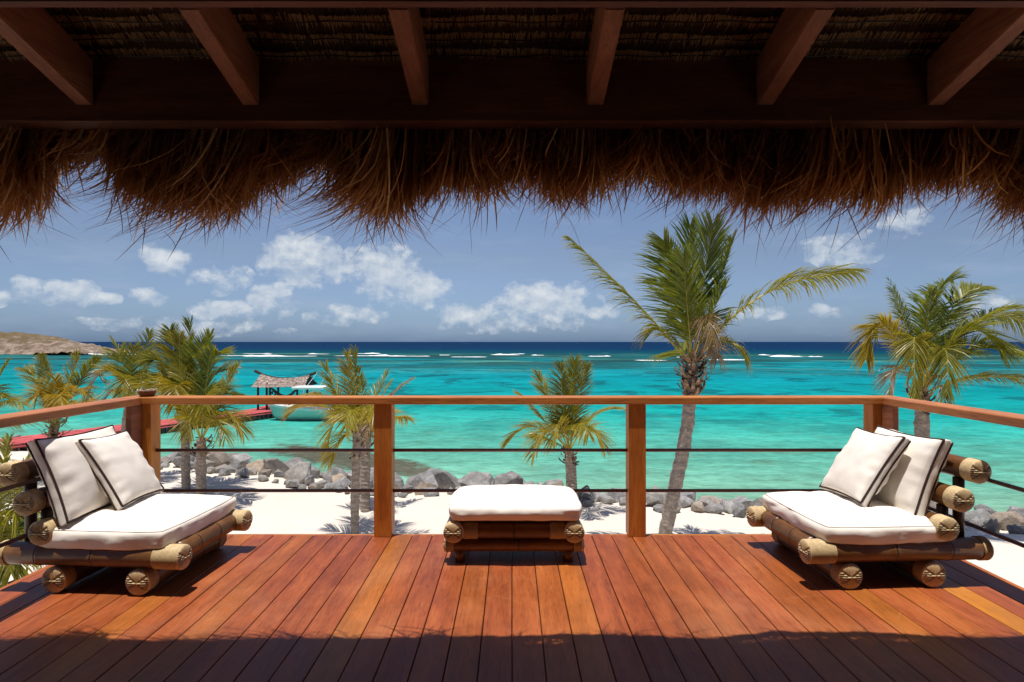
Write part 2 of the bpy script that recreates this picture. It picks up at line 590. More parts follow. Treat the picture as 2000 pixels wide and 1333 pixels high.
# brown weed bank in the shallows behind the rocks
bx = T.m('MULTIPLY', T.m('ADD', sep.outputs[0], 6.9), 1 / 4.8)
by = T.m('MULTIPLY', T.m('SUBTRACT', T.m('ADD', sep.outputs[1], T.m('MULTIPLY', sep.outputs[0], .62)), 20.3), 1 / 2.0)
bd = T.m('ADD', T.m('MULTIPLY', bx, bx), T.m('MULTIPLY', by, by))
bd = T.m('ADD', bd, T.m('MULTIPLY', T.m('SUBTRACT', wv2, .5), 1.8))
bd = T.m('ADD', bd, T.m('MULTIPLY', T.m('SUBTRACT', T.noise(geo, 2.2, 5, .65), .5), 1.3))
c = T.mix(T.ramp(bd, [(.55, .92), (1.05, 0.)]), c, T.mix(T.noise(geo, 3, 4), (.05, .045, .03), (.14, .11, .075)))
lt = T.ramp(T.noise(T.mapping(geo, (.45, 1, 1)), 1.5, 7, .68), [(.32, .74), (.5, 1.0), (.70, 1.24)])  # light and dark of the ripples, put into the water colour
lt3 = T.ramp(T.noise(T.mapping(geo, (.4, 1, 1)), 5.5, 4, .65), [(.34, .80), (.5, 1.0), (.68, 1.22)])  # finer ripple light and dark, painted only on the near water
c = T.mix(T.ramp(t, [(u(30), .9), (u(70), 0.)]), c, T.mix(1.0, c, lt3, 'MULTIPLY'))
lt2 = T.ramp(T.noise(T.mapping(geo, (.10, .16, 1), (3, 5, 0)), 1.0, 5, .6), [(.35, .82), (.65, 1.12)])
c = T.mix(1.0, c, lt2, 'MULTIPLY')
c = T.mix(1.0, c, lt, 'MULTIPLY')
# little crests of foam on the open sea
wc = T.noise(T.mapping(geo, (.35, 1, 1)), .11, 5, .7)
cb2 = T.ramp(t, [(u(230), 0.), (u(300), 1.)])
c = T.mix(T.m('MULTIPLY', T.ramp(wc, [(.70, 0.), (.72, 1.)]), cb2), c, (.75, .8, .82))
w1 = T.noise(T.mapping(geo, (.55, 1, 1)), .9, 6, .6)
w2 = T.noise(T.mapping(geo, (.6, 1, 1)), 5.0, 4, .6)
b = T.bump(T.m('ADD', w1, T.m('MULTIPLY', w2, .30)), .7, .24)
df = T.n('ShaderNodeBsdfDiffuse')
T.put(df.inputs[0], c)
T.put(df.inputs['Normal'], b)
gl = T.n('ShaderNodeBsdfGlossy')
gl.inputs['Roughness'].default_value = .16
T.put(gl.inputs['Normal'], b)
mx = T.n('ShaderNodeMixShader')
mx.inputs[0].default_value = .045
T.t.links.new(df.outputs[0], mx.inputs[1])
T.t.links.new(gl.outputs[0], mx.inputs[2])
o = T.n('ShaderNodeOutputMaterial')
T.t.links.new(mx.outputs[0], o.inputs[0])

M_FOAM = simple('foam', (.82, .84, .85), .9, .1, 3, .08)


# ------------------------------------------------------------------ setting: sea, sand, headland
SHORE = [(-70, 40), (-40, 33), (-25, 27.5), (-14.3, 23.8), (-11, 23.2), (-8.4, 21.9), (-6.2, 20.7), (-3.5, 19.9), (-2, 19.7), (3, 18.1), (6, 17.2), (12.5, 16.1), (16, 15.6), (26, 14.5),
         (70, 10)]
SXa, SYa = np.array([s[0] for s in SHORE]), np.array([s[1] for s in SHORE])


def shore(x): return float(np.interp(x, SXa, SYa))


sea_me = mesh_np('sea', [(-30000, 5, -3.5), (30000, 5, -3.5), (30000, 30000, -3.5), (-30000, 30000, -3.5)], [(0, 1, 2, 3)], [M_SEA])
tag(link('sea', sea_me), kind='structure')

gx = np.concatenate([np.arange(-70, -24, 1.0), np.arange(-24, 24, .16), np.arange(24, 70.1, 1.0)])
gy = np.concatenate([np.arange(-14, 6, .5), np.arange(6, 24, .13), np.arange(24, 46, .5)])
XX, YY = np.meshgrid(gx, gy)
SH = np.interp(XX, SXa, SYa)
D = SH - YY
ZZ = np.where(D > 5, -2.8, np.where(D > 0, -3.5 + .7 * (D / 5) ** .7, -3.5 + np.maximum(D, -12) * .11))
nz = np.zeros_like(XX)
for (fx, fy, ph, am) in [(.5, .35, .3, .05), (1.3, -1.0, 1.1, .035), (2.4, 2.9, 2.3, .022), (-3.7, 4.6, .7, .016), (6.2, 5.1, 4.0, .010), (7.5, -8.3, 1.9, .008)]:
    nz += am * np.sin(XX * fx + YY * fy + ph + 1.7 * np.sin(XX * fy * .7 - YY * fx * .6 + ph * 2))
# trodden hollows
for i in range(240):
    hx, hy = rng.uniform(-16, 16), rng.uniform(6.5, 22)
    rr = rng.uniform(.13, .3)
    i0, i1 = np.searchsorted(gx, [hx - 3 * rr, hx + 3 * rr])
    j0, j1 = np.searchsorted(gy, [hy - 3 * rr, hy + 3 * rr])
    d2 = ((XX[j0:j1, i0:i1] - hx) ** 2 + (YY[j0:j1, i0:i1] - hy) ** 2) / rr ** 2
    nz[j0:j1, i0:i1] += -.045 * np.exp(-d2 * 1.4) + .025 * np.exp(-(np.sqrt(d2) - 1.3) ** 2 * 5)
ZZ = ZZ + nz * np.clip(D / 1.5, .15, 1)
nr_, nc_ = XX.shape
idx = np.arange(nr_ * nc_).reshape(nr_, nc_)
fc = np.stack([idx[:-1, :-1], idx[:-1, 1:], idx[1:, 1:], idx[1:, :-1]], -1).reshape(-1, 4)
sand_me = mesh_np('sand', np.stack([XX, YY, ZZ], -1), fc, [M_SAND], smooth=True)
tag(link('sand', sand_me), kind='structure')

# headland on the left
hx = np.arange(-400, -160, .8)
hy = np.arange(214, 282, .8)
HX, HY = np.meshgrid(hx, hy)
prof = np.interp(HX, [-400, -300, -221, -212, -204, -197, -190, -184, -180, -176, -172], [13, 11, 8.9, 8.5, 7.2, 5.6, 4.0, 2.9, 2.2, 1.0, -2])
front = 229 + 3.0 * np.sin(HX * .12) + 1.6 * np.sin(HX * .37 + 1)
fall = np.clip(np.minimum((HY - front) / 20, (284 - HY) / 22), -.5, 1)
Hh = prof * np.sign(fall) * np.abs(fall) ** .9
for j in range(HX.shape[0]):
    for i in range(HX.shape[1]):
        p = Vector((HX[j, i] * .2, HY[j, i] * .2, 0))
        q = noise.fractal(p, 1.0, 2.0, 4)
        r = noise.noise(Vector((p.x * 3.1, p.y * 3.1, 3))) + .6 * noise.noise(Vector((p.x * 6.3, p.y * 6.3, 9)))
        k = min(1.0, max(0.0, (-186 - HX[j, i]) / 24))
        Hh[j, i] += q * .55 + r * (.75 - .45 * k)
HZ = Hh - 3.6
nr_, nc_ = HX.shape
idx = np.arange(nr_ * nc_).reshape(nr_, nc_)
fc = np.stack([idx[:-1, :-1], idx[:-1, 1:], idx[1:, 1:], idx[1:, :-1]], -1).reshape(-1, 4)
M_HEAD, T = mat('headland_rock')
geo = T.n('ShaderNodeNewGeometry')
sep = T.n('ShaderNodeSeparateXYZ')
T.put(sep.inputs[0], geo.outputs['Position'])
n = T.noise(T.mapping(geo.outputs['Position'], (1, .6, 1.2)), .30, 8, .72, .5)
n2 = T.noise(geo.outputs['Position'], .16, 5, .6)
rock = T.ramp(n, [(.32, (.07, .050, .038)), (.48, (.19, .138, .10)), (.66, (.38, .31, .25))])
scrub = T.mix(T.noise(geo.outputs['Position'], 1.4, 4), (.085, .066, .030), (.17, .115, .055))
k = T.ramp(T.m('ADD', T.m('MULTIPLY', T.m('ADD', sep.outputs[2], 1.5), .13), T.m('MULTIPLY', T.m('SUBTRACT', n2, .5), 1.6)), [(.35, 0.), (.6, .85)])
c = T.mix(k, rock, scrub)
T.bsdf(c, .95, .1, T.bump(n, .6, .5))
head_me = mesh_np('headland', np.stack([HX, HY, HZ], -1), fc, [M_HEAD], smooth=False)
tag(link('headland', head_me), kind='structure')

# breakers on the reef: ragged low ridges of white water
mb = MB()


def breaker(px0, px1, py, hpx, seed):
    r = random.Random(seed)
    Y = 4.9 * F / (py - 668)
    x0, x1 = (px0 - 1000) / F * Y, (px1 - 1000) / F * Y
    n = max(6, int((x1 - x0) / 1.1))
    H = .62 * hpx / F * Y
    V, Fc = [], []
    ph = r.uniform(0, 9)
    for i in range(n + 1):
        s = i / n
        x = x0 + (x1 - x0) * s
        env = min(1, s * 5, (1 - s) * 5) ** .6
        q = noise.fractal(Vector((x * .16, seed * 3.1, 0)), 1, 2, 4)
        h = H * env * (.62 + 1.5 * q)
        if noise.noise(Vector((x * .22, seed * 7.7, 2))) < (-.05 if hpx < 4 else -.6):
            h = 0
        h = max(h, -.02)
        yc = Y + 5 * noise.noise(Vector((x * .03, seed, 5)))
        dp = 1.0 + 2.2 * env + 1.5 * q
        for (dy, k) in ((-dp, 0), (-dp * .55, .42), (-.1 * dp, 1.0), (.3 * dp, .75), (dp * .8, 0)):
            V.append((x + r.uniform(-.3, .3), yc + dy + r.uniform(-.3, .3), -3.49 + h * k * (1 + r.uniform(-.15, .15))))
    for i in range(n):
        for j in range(4):
            a = i * 5 + j
            Fc.append((a, a + 1, a + 6, a + 5))
    mb.add(V, Fc)


for i, (a, b, y, h) in enumerate([(40, 180, 691.5, 3.2), (165, 300, 692.5, 2.5), (425, 520, 695, 3.0), (470, 620, 696, 3.0), (480, 530, 691, 2), (600, 640, 692, 2.2),
                                  (650, 790, 695.5, 2.8), (690, 742, 691, 1.6), (760, 840, 696, 1.8), (858, 878, 694, 2.4), (958, 1015, 693.5, 2.6), (995, 1025, 691.5, 1.5),
                                  (1038, 1062, 694, 2.4), (1148, 1192, 696, 2.2), (1488, 1506, 694, 2.0), (1506, 1606, 697.0, 5.2), (1320, 1340, 698, 1.8), (1380, 1460, 703, 1.4),
                                  (1240, 1300, 704, 1.3), (120, 190, 688, 3.2), (880, 950, 698, 1.0)]):
    breaker(a, b, y, h, i + 1)
foam = link('sea_foam', mb.mesh('sea_foam', [M_FOAM], True))
tag(foam, kind='stuff', label='white breakers along the reef far out', cat='sea foam')

# ------------------------------------------------------------------ deck
DECK_Y = 4.27
deck = link('deck', None)
tag(deck, kind='structure')
PW, GAP = .1437, .005
NB = 20
gold = {-6: .75, 2: .55, -14: .6, 13: .7, 17: 1.9, -11: .35, 7: .25, -2: .2, 10: .3}
plank_me = {}
for i in range(-NB, NB):
    x0, x1 = i * PW + GAP / 2, (i + 1) * PW - GAP / 2
    if 'p' not in plank_me:
        plank_me['p'] = box_mesh('plank', -(PW - GAP) / 2, (PW - GAP) / 2, -3.2, DECK_Y, -.028, 0, M_DECK, .0025, 1)
    pl = link('plank', plank_me['p'], deck, ((x0 + x1) / 2, 0, rnd.uniform(-.0012, .0012)))
    pl['tone'] = gold.get(i, 0) * .58 if i in gold else max(0.0, rnd.uniform(-.25, .2))
    pl.rotation_euler = (0, R(rnd.uniform(-.25, .25)), 0)
DX = NB * PW
for s in (-1, 1):
    me = box_mesh('edge_board', -.018, .018, -3.2, DECK_Y, -.20, -.002, M_DECK, .003, 1)
    e = link('edge_board', me, deck, (s * (DX + .024), 0, 0))
    e['tone'] = .2
me = box_mesh('edge_board', -DX - .045, DX + .045, DECK_Y + .004, DECK_Y + .034, -.20, -.004, M_RAIL, .003, 1)
link('edge_board', me, deck)
link('gap_blocker', box_mesh('gap_blocker', -DX, DX, -3.2, DECK_Y - .002, -.044, -.032, M_DARKBAM, 0), deck)  # dark sheet added to keep sunlit sand from showing through the plank gaps
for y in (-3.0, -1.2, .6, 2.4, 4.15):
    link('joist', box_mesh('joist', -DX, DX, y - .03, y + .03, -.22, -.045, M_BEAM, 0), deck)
for x in (-2.7, 0, 2.7):
    for y in (.6, 4.1):
        link('deck_post', box_mesh('deck_post', x - .08, x + .08, y - .05, y + .05, -3.0, -.222, M_BEAM, 0), deck)

# ------------------------------------------------------------------ railing
rail = thing('deck_railing', 'orange brown timber handrail on posts with two thin dark rods round the deck edge', 'railing')
IX = 2.64                                   # inner edge of the side rails
ZT, ZB = 1.003, .952
link('handrail', box_mesh('handrail', -IX - .16, IX + .16, 4.197, 4.357, ZB, ZT, M_RAIL, .007, 2), rail)
for s in (-1, 1):
    a, b = (IX, IX + .158) if s > 0 else (-IX - .158, -IX)
    link('handrail', box_mesh('handrail', a, b, .9, 4.1955, ZB, ZT, M_RAILY, .007, 2), rail)
for (a, b) in ((-.990, -.862), (.836, .960)):
    link('post', box_mesh('post', a, b, 4.215, 4.335, -.0, ZB - .001, M_POST, .005, 2), rail)
for s in (-1, 1):
    a, b = sorted((s * (IX - .055), s * (IX + .13)))
    link('post', box_mesh('post', a, b, 4.215, 4.335, 0, ZB - .001, M_POST, .005, 2), rail)
    a, b = sorted((s * (IX + .005), s * (IX + .045)))
    for y in (4.175, 2.25):
        link('post', box_mesh('post', a, b, y - .085, y + .085 if y < 4 else 4.213, 0, ZB - .001, M_RAFT, .005, 2), rail)
for z in (.612, .318):
    link('rod', mesh_np('rod', *tube([(-IX - .1, 4.28, z), (IX + .1, 4.28, z)], .0125, 8), [M_ROD], smooth=True), rail)
    for s in (-1, 1):
        link('rod', mesh_np('rod', *tube([(s * (IX + .075), .9, z), (s * (IX + .075), 4.2, z)], .0125, 8), [M_ROD], smooth=True), rail)

# ------------------------------------------------------------------ thatched porch roof and room behind the camera
porch = thing('thatched_porch', 'dark thatched porch roof with timber rafters and a shaggy straw eave overhead', 'thatched roof')
SL = .276
BY0, BY1, BZ = 2.225, 2.312, 2.234


def roof_z(y): return 2.47 + SL * (BY0 - y)


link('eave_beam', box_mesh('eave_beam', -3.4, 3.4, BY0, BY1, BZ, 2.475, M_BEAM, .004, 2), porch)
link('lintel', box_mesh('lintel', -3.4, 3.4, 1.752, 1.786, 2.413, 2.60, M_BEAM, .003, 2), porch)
for x in (-2.90, -2.255, -1.612, -.985, -.346, .313, .954, 1.598, 2.24, 2.88):
    w = .032
    V = []
    y0, y1 = 1.79, BY0 - .001
    for xx in (x - w, x + w):
        for yy in (y0, y1):
            zb = 2.292 + SL * (BY0 - yy)
            V += [(xx, yy, zb), (xx, yy, zb + .172)]
    bm = bmesh.new()
    vs = [bm.verts.new(v) for v in V]
    for f in [(0, 1, 3, 2), (4, 6, 7, 5), (0, 4, 5, 1), (2, 3, 7, 6), (0, 2, 6, 4), (1, 5, 7, 3)]:
        bm.faces.new([vs[i] for i in f])
    bmesh.ops.recalc_face_normals(bm, faces=bm.faces[:])
    bmesh.ops.bevel(bm, geom=bm.edges[:], offset=.004, segments=2, affect='EDGES')
    me = bpy.data.meshes.new('rafter')
    bm.to_mesh(me)
    bm.free()
    me.materials.append(M_RAFT)
    link('rafter', me, porch)
# thatch body
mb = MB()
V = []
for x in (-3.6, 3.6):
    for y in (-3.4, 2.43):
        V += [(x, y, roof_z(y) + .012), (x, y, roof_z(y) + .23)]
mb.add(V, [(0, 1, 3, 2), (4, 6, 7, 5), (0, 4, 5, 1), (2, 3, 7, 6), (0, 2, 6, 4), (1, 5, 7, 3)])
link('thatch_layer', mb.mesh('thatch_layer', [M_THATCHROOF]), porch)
# room the camera stands in
for nm, b in (('wall', (-3.5, -3.4, -3.3, 1.75, 0, 3.6)), ('wall', (3.4, 3.5, -3.3, 1.75, 0, 3.6)), ('wall', (-3.4, 3.4, -3.3, -3.2, 0, 4.0)),
              ('wall', (-3.4, -2.6, 1.70, 1.75, 0, 2.6)), ('wall', (2.6, 3.4, 1.70, 1.75, 0, 2.6))):
    tag(link(nm, box_mesh(nm, *b, M_WALL, 0)), kind='structure')


def blades(root, dirs, length, width, droop, tint, segs=4, wdir=None, curl=None):
    """ribbons: root (N,3), dirs (N,3) unit, droop (N,3) added with s^2; returns verts, quads, tints"""
    N = len(root)
    s = np.linspace(0, 1, segs + 1)[None, :, None]
    mid = root[:, None, :] + dirs[:, None, :] * (length[:, None, None] * s) + droop[:, None, :] * (s ** 2)
    if curl is not None:
        mid = mid + curl[:, None, :] * (s ** 5)
    if wdir is None:
        a = rng.uniform(0, np.pi, N)
        wdir = np.stack([np.cos(a), np.sin(a), np.zeros(N)], -1)
    wt = np.interp(np.linspace(0, 1, segs + 1), [0, .3, .6, .85, 1], [.8, 1, .9, .6, .06]) if segs >= 4 else np.linspace(1, .15, segs + 1)
    off = wdir[:, None, :] * (width[:, None, None] * wt[None, :, None] / 2)
    V = np.stack([mid - off, mid + off], 2).reshape(-1, 3)
    k = (segs + 1) * 2
    base = (np.arange(N) * k)[:, None, None]
    q = np.array([[2 * i, 2 * i + 1, 2 * i + 3, 2 * i + 2] for i in range(segs)])[None]
    return V, (base + q).reshape(-1, 4), np.repeat(tint, k)


# underside rows of thatch between the rafters
allV, allF, allT, nb0 = [], [], [], 0
y = 1.80
row = 0
while y < 2.24:
    N = 3000
    x = rng.uniform(-3.3, 3.3, N)
    sag = .006 * np.sin(x * 5 + row) + .004 * np.sin(x * 17 + row * 2)
    root = np.stack([x, np.full(N, y) + rng.normal(0, .0025, N), roof_z(y) + .004 - sag + rng.normal(0, .002, N)], -1)
    d = np.stack([rng.normal(0, .13, N), rng.normal(.85, .10, N), rng.normal(-.38, .10, N)], -1)
    d /= np.linalg.norm(d, axis=1)[:, None]
    L = np.clip(rng.normal(.036, .005, N), .02, .08)
    L = np.where(rng.random(N) < .012, L * 1.9, L)
    V, q, t = blades(root, d, L, rng.uniform(.003, .0055, N), np.zeros((N, 3)), np.clip(rng.normal(.95, .12, N), 0, 1), 2, np.tile(np.array([[1., 0, 0]]), (N, 1)))
    me = mesh_np('thatch_row', V, q, [M_THATCH])
    vcol(me, t)
    tr_ = link('thatch_row', me, porch)
    tr_['kind'] = 'stuff'
    # stitched binding line and dark batten
    pts = [(xx, y + .010 + .002 * math.sin(xx * 40), roof_z(y) - .012 + .003 * math.sin(xx * 23 + row)) for xx in np.linspace(-3.3, 3.3, 180)]
    link('thatch_batten', mesh_np('thatch_batten', *tube(pts, .0028, 5), [M_DARKBAM]), porch)
    y += .078
    row += 1

# shaggy eave
ENV = [(-700, 450), (-200, 440), (0, 455), (60, 462), (90, 430), (115, 330), (150, 310), (185, 330), (230, 430), (300, 470), (360, 455), (430, 485), (470, 440), (500, 420), (560, 385),
       (590, 345), (625, 345), (650, 430), (700, 440), (740, 478), (790, 440), (850, 405), (900, 405), (940, 418), (980, 400), (1040, 390), (1080, 420), (1120, 440), (1150, 402), (1200, 388),
       (1260, 372), (1295, 345), (1315, 410), (1350, 425), (1400, 425), (1440, 445), (1480, 452), (1530, 438), (1600, 430), (1650, 440), (1700, 455), (1740, 440), (1780, 400), (1820, 408),
       (1870, 392), (1920, 400), (1960, 402), (1975, 440), (2010, 470), (2300, 440), (2700, 430)]
EX, EY = np.array([e[0] for e in ENV]), np.array([e[1] for e in ENV])
NCL = 560
cx = rng.uniform(-3.25, 3.25, NCL)
cy = rng.choice([0, 1, 2], NCL, p=[.34, .33, .33]) * .065 + rng.uniform(2.345, 2.375, NCL)
Vs, Fs, Ts, base = [], [], [], 0


def lean_at(px):
    return np.interp(px, [-500, 0, 100, 250, 450, 650, 800, 1000, 1200, 1400, 1600, 1800, 2000, 2500], [-.15, -.10, .05, -.42, -.22, -.30, -.10, -.05, -.08, -.20, -.26, -.28, -.25, -.2])


for k in range(NCL):
    n = int(rng.integers(20, 40))
    Y = cy[k]
    px = cx[k] / Y * F + 1000
    lean = lean_at(px) + rng.normal(0, .13)
    swing = rng.normal(.02, .10)
    zr = roof_z(2.40) - .02 + rng.normal(0, .03) + (Y - 2.4) * .1
    tint0 = np.clip(rng.normal(.55, .16) + .22 * (rng.random() < .12), .05, .9)
    lenk = rng.normal(0, .042)
    root = np.stack([cx[k] + rng.normal(0, .028, n), Y + rng.normal(0, .015, n), zr + rng.normal(0, .03, n)], -1)
    # envelope where the tips end
    ex = px + lean * .35 / Y * F
    ye = np.interp(ex, EX, EY)
    zt = CH - (ye - 668) / F * (Y + .03)
    # most stop short of the envelope, a few reach it or pass it
    short = np.abs(rng.normal(0, .060, n)) + .018 + lenk
    drop = np.maximum(.08, zr - zt - short)
    wild = rng.random(n) < .09
    drop = drop + np.where(wild, rng.uniform(.0, .05, n), 0)
    dx = lean * (.55 + .0 * drop) + rng.normal(0, .10, n) + np.where(wild, rng.normal(0, .25, n), 0)
    dy = swing + rng.normal(.03, .10, n)
    d = np.stack([dx * .45, dy, -np.ones(n)], -1)
    dr = np.stack([dx * .75 * drop + rng.normal(0, .02, n) + np.where(wild, rng.normal(-.09, .10, n), 0), rng.normal(.0, .03, n), np.where(wild, .05, 0) + np.abs(rng.normal(0, .02, n)) + .02 * abs(lean)], -1)
    side = -1 if rng.random() < np.interp(px, [0, 700, 1000, 1300, 2000], [.85, .8, .5, .6, .8]) else 1
    cu_ = np.stack([side * np.abs(rng.normal(.05, .05, n)) * (1 + 1.2 * (px < 800)), rng.normal(0, .03, n), np.abs(rng.normal(.01, .03, n))], -1)
    V, q, t = blades(root, d, drop, rng.uniform(.004, .0115, n), dr, np.clip(tint0 + rng.normal(0, .17, n) + .35 * (rng.random(n) < .06), 0, 1), 7, None, cu_)
    Vs.append(V)
    Fs.append(q + base)
    Ts.append(t)
    base += len(V)
for k in range(420):
    n = int(rng.integers(22, 34))
    xk = rng.uniform(-3.3, 3.3)
    Y = rng.uniform(2.345, 2.50)
    px = xk / Y * F + 1000
    lean = lean_at(px) * .8 + rng.normal(0, .08)
    zr = roof_z(2.40) - .01
    zt = CH - (np.interp(px + lean * .3 / Y * F, EX, EY) - 668) / F * Y
    root = np.stack([xk + rng.normal(0, .035, n), Y + rng.normal(0, .012, n), zr + rng.normal(0, .02, n)], -1)
    drop = np.maximum(.06, (zr - zt) * rng.uniform(.70, .90, n))
    dx = lean * .5 + rng.normal(0, .07, n)
    d = np.stack([dx * .45, rng.normal(.03, .06, n), -np.ones(n)], -1)
    dr = np.stack([dx * .6 * drop, np.zeros(n), np.zeros(n)], -1)
    V, q, t = blades(root, d, drop, rng.uniform(.007, .013, n), dr, np.clip(rng.normal(.45, .16, n), 0, 1), 4)
    Vs.append(V)
    Fs.append(q + base)
    Ts.append(t)
    base += len(V)
# outermost trimmed row, which draws the edge of the roof's shadow
SHX = [-700, 0, 500, 760, 1000, 1230, 1300, 1450, 1600, 1700, 1850, 2000, 2700]
SHY = [1258, 1262, 1255, 1250, 1245, 1248, 1256, 1237, 1240, 1245, 1252, 1245, 1250]
n = 9000
xk = rng.uniform(-3.4, 3.4, n)
ysh = CH * F / (np.interp(xk / 2.77 * F + 1000, SHX, SHY) - 668)
Yo = ysh - .217 + .006 * np.sin(xk * 9) + .004 * np.sin(xk * 31)
root = np.stack([xk, Yo - np.abs(rng.normal(0, .02, n)), np.full(n, roof_z(2.43) + .05) + rng.normal(0, .02, n)], -1)
drop = roof_z(2.43) + .05 - 2.17 + rng.normal(0, .022, n)
d = np.stack([rng.normal(-.06, .10, n), rng.normal(0, .02, n), -np.ones(n)], -1)
V, q, t = blades(root, d, drop, rng.uniform(.006, .012, n), np.zeros((n, 3)), np.clip(rng.normal(.5, .18, n), 0, 1), 4)
Vs.append(V)
Fs.append(q + base)
Ts.append(t)
base += len(V)
# loose straws that stick out of the mass
N = 420
x = rng.uniform(-3.0, 3.0, N)
Y = rng.uniform(2.36, 2.50, N)
px = x / Y * F + 1000
ye = np.interp(px, EX, EY)
zt = CH - (ye - 668) / F * Y
root = np.stack([x, Y, zt + rng.uniform(.02, .22, N)], -1)
d = np.stack([rng.normal(-.45, .6, N), rng.normal(.05, .3, N), rng.normal(-.8, .3, N)], -1)
d /= np.linalg.norm(d, axis=1)[:, None]
L = rng.uniform(.06, .2, N)
dr = np.stack([rng.normal(-.03, .03, N), rng.normal(0, .02, N), rng.normal(-.03, .03, N)], -1)
V, q, t = blades(root, d, L, rng.uniform(.002, .0045, N), dr, np.clip(rng.normal(.4, .25, N), 0, 1), 4)
Vs.append(V)
Fs.append(q + base)
Ts.append(t)
me = mesh_np('eave_fringe', np.concatenate(Vs), np.concatenate(Fs), [M_THATCH])
vcol(me, np.concatenate(Ts))
fr = link('eave_fringe', me, porch)
fr['kind'] = 'stuff'


# ------------------------------------------------------------------ bamboo furniture
_cache = {}


def pole_mesh(L, r, nodes):
    key = ('pole', round(L, 3), round(r, 3), tuple(nodes))
    if key in _cache:
        return _cache[key]
    xs = list(np.linspace(-L / 2, L / 2, 15))
    for n in nodes:
        xs += [n - .022, n - .010, n - .004, n, n + .004, n + .010, n + .022]
    xs = sorted(x for x in xs if -L / 2 <= x <= L / 2)
    seg = 28
    V, T_, Fc = [], [], []
    for x in xs:
        rr = r * (1 + .012 * math.sin(x * 9 + L * 40))
        tn = 0
        for n in nodes:
            d = abs(x - n)
            if d < .0025:
                rr, tn = rr * .985, 1.0
            elif d < .006:
                rr, tn = rr * 1.035, .55
            elif d < .012:
                rr, tn = rr * 1.03, .15
        for k in range(seg):
            a = 2 * math.pi * k / seg
            V.append((x, rr * math.cos(a), rr * math.sin(a)))
            T_.append(tn)
    for i in range(len(xs) - 1):
        for k in range(seg):
            k2 = (k + 1) % seg
            Fc.append((i * seg + k, i * seg + k2, (i + 1) * seg + k2, (i + 1) * seg + k))
    Fc.append(tuple(range(seg - 1, -1, -1)))
    b = (len(xs) - 1) * seg
    Fc.append(tuple(range(b, b + seg)))
    mb = MB()
    mb.add(V, Fc, 0, T_)
    me = mb.mesh('bamboo_pole', [M_BAMBOO], True)
    _cache[key] = me
    return me


def wrap_mesh(r, L):
    key = ('wrap', round(r, 3), round(L, 3))
    if key in _cache:
        return _cache[key]
    seg, n = 32, max(8, int(L / .0045))
    V, T_, Fc = [], [], []
    prof = []
    for i in range(n + 1):
        prof += [(i * L / n, r + .0015, 1.0), ((i + .5) * L / n, r + .006, 0.0)]
    prof = [(0, r - .006, 1.0)] + prof[:-1]
    for (x, rr, tn) in prof:
        for k in range(seg):
            a = 2 * math.pi * k / seg
            V.append((x - L, rr * math.cos(a), rr * math.sin(a)))
            T_.append(tn)
    for i in range(len(prof) - 1):
        for k in range(seg):
            k2 = (k + 1) % seg
            Fc.append((i * seg + k, i * seg + k2, (i + 1) * seg + k2, (i + 1) * seg + k))
    mb = MB()
    mb.add(V, Fc, 0, T_)
    me = mb.mesh('rattan_binding', [M_RATTAN], True)
    _cache[key] = me
    return me


def cap_mesh(r):
    """rounded cap of laid canes: fans above and below, level ribs at the sides, an X of gaps and one cross cane"""
    key = ('cap', round(r, 3))
    if key in _cache:
        return _cache[key]
    A, Rn = 96, 22
    V, T_, Fc = [(.014, 0, 0)], [0.3], []
    for j in range(1, Rn + 1):
        s = j / Rn
        for k in range(A):
            a = 2 * math.pi * k / A
            yy, zz = s * math.cos(a), s * math.sin(a)
            ang = (math.degrees(a)) % 360
            diag = min(abs(ang - d) for d in (35, 145, 215, 325))
            if 35 < ang < 145 or 215 < ang < 325:
                rib = math.cos(yy / .12 * 2 * math.pi) if s < .97 else 0
            else:
                rib = math.cos(zz / .16 * 2 * math.pi)
            h, tn = .0065 * rib * (.45 if (35 < ang < 145 or 215 < ang < 325) else 1), (.5 - .5 * rib) * (.5 if (35 < ang < 145 or 215 < ang < 325) else 1)
            if diag * s < 4.0:
                h, tn = -.005, .9
            if abs(zz) < .045:
                h, tn = .006, 0.0
            if .045 <= abs(zz) < .075 and abs(yy) > .1:
                tn = .9
            dome = .016 * math.sqrt(max(0, 1 - s ** 3.2))
            if s > .93:
                h *= .3
                tn *= .4
            V.append((dome + h * (1 - s * .3), yy * r, zz * r))
            T_.append(tn)
    for k in range(A):
        Fc.append((0, 1 + k, 1 + (k + 1) % A))
    for j in range(Rn - 1):
        for k in range(A):
            k2 = (k + 1) % A
            Fc.append((1 + j * A + k, 1 + (j + 1) * A + k, 1 + (j + 1) * A + k2, 1 + j * A + k2))
    mb = MB()
    mb.add(V, Fc, 0, T_)
    me = mb.mesh('end_cap', [M_RATTAN], True)
    _cache[key] = me
    return me


def pole(parent, name, c, L, r, axis='x', wraps=(0.0, 0.0), caps=True, nodes=None, roll=0.0):
    """a bamboo pole with bound ends; axis along x, y or z of its parent"""
    if nodes is None:
        nodes = (-L * .21, L * .17)
    rot = {'x': (roll, 0, 0), 'y': (0, 0, R(90)), 'z': (0, R(-90), 0)}[axis]
    p = link(name, pole_mesh(L, r, nodes), parent, c, rot)
    for s, wl in ((1, wraps[1]), (-1, wraps[0])):
        rz = 0 if s > 0 else math.pi
        if wl > 0:
            link('rattan_binding', wrap_mesh(r, wl), p, (s * (L / 2 + .001), 0, 0), (0, 0, rz))
        if caps and wl > 0:
            link('end_cap', cap_mesh(r + .006), p, (s * (L / 2 - .0005), 0, 0), (0, 0, rz))
    return p


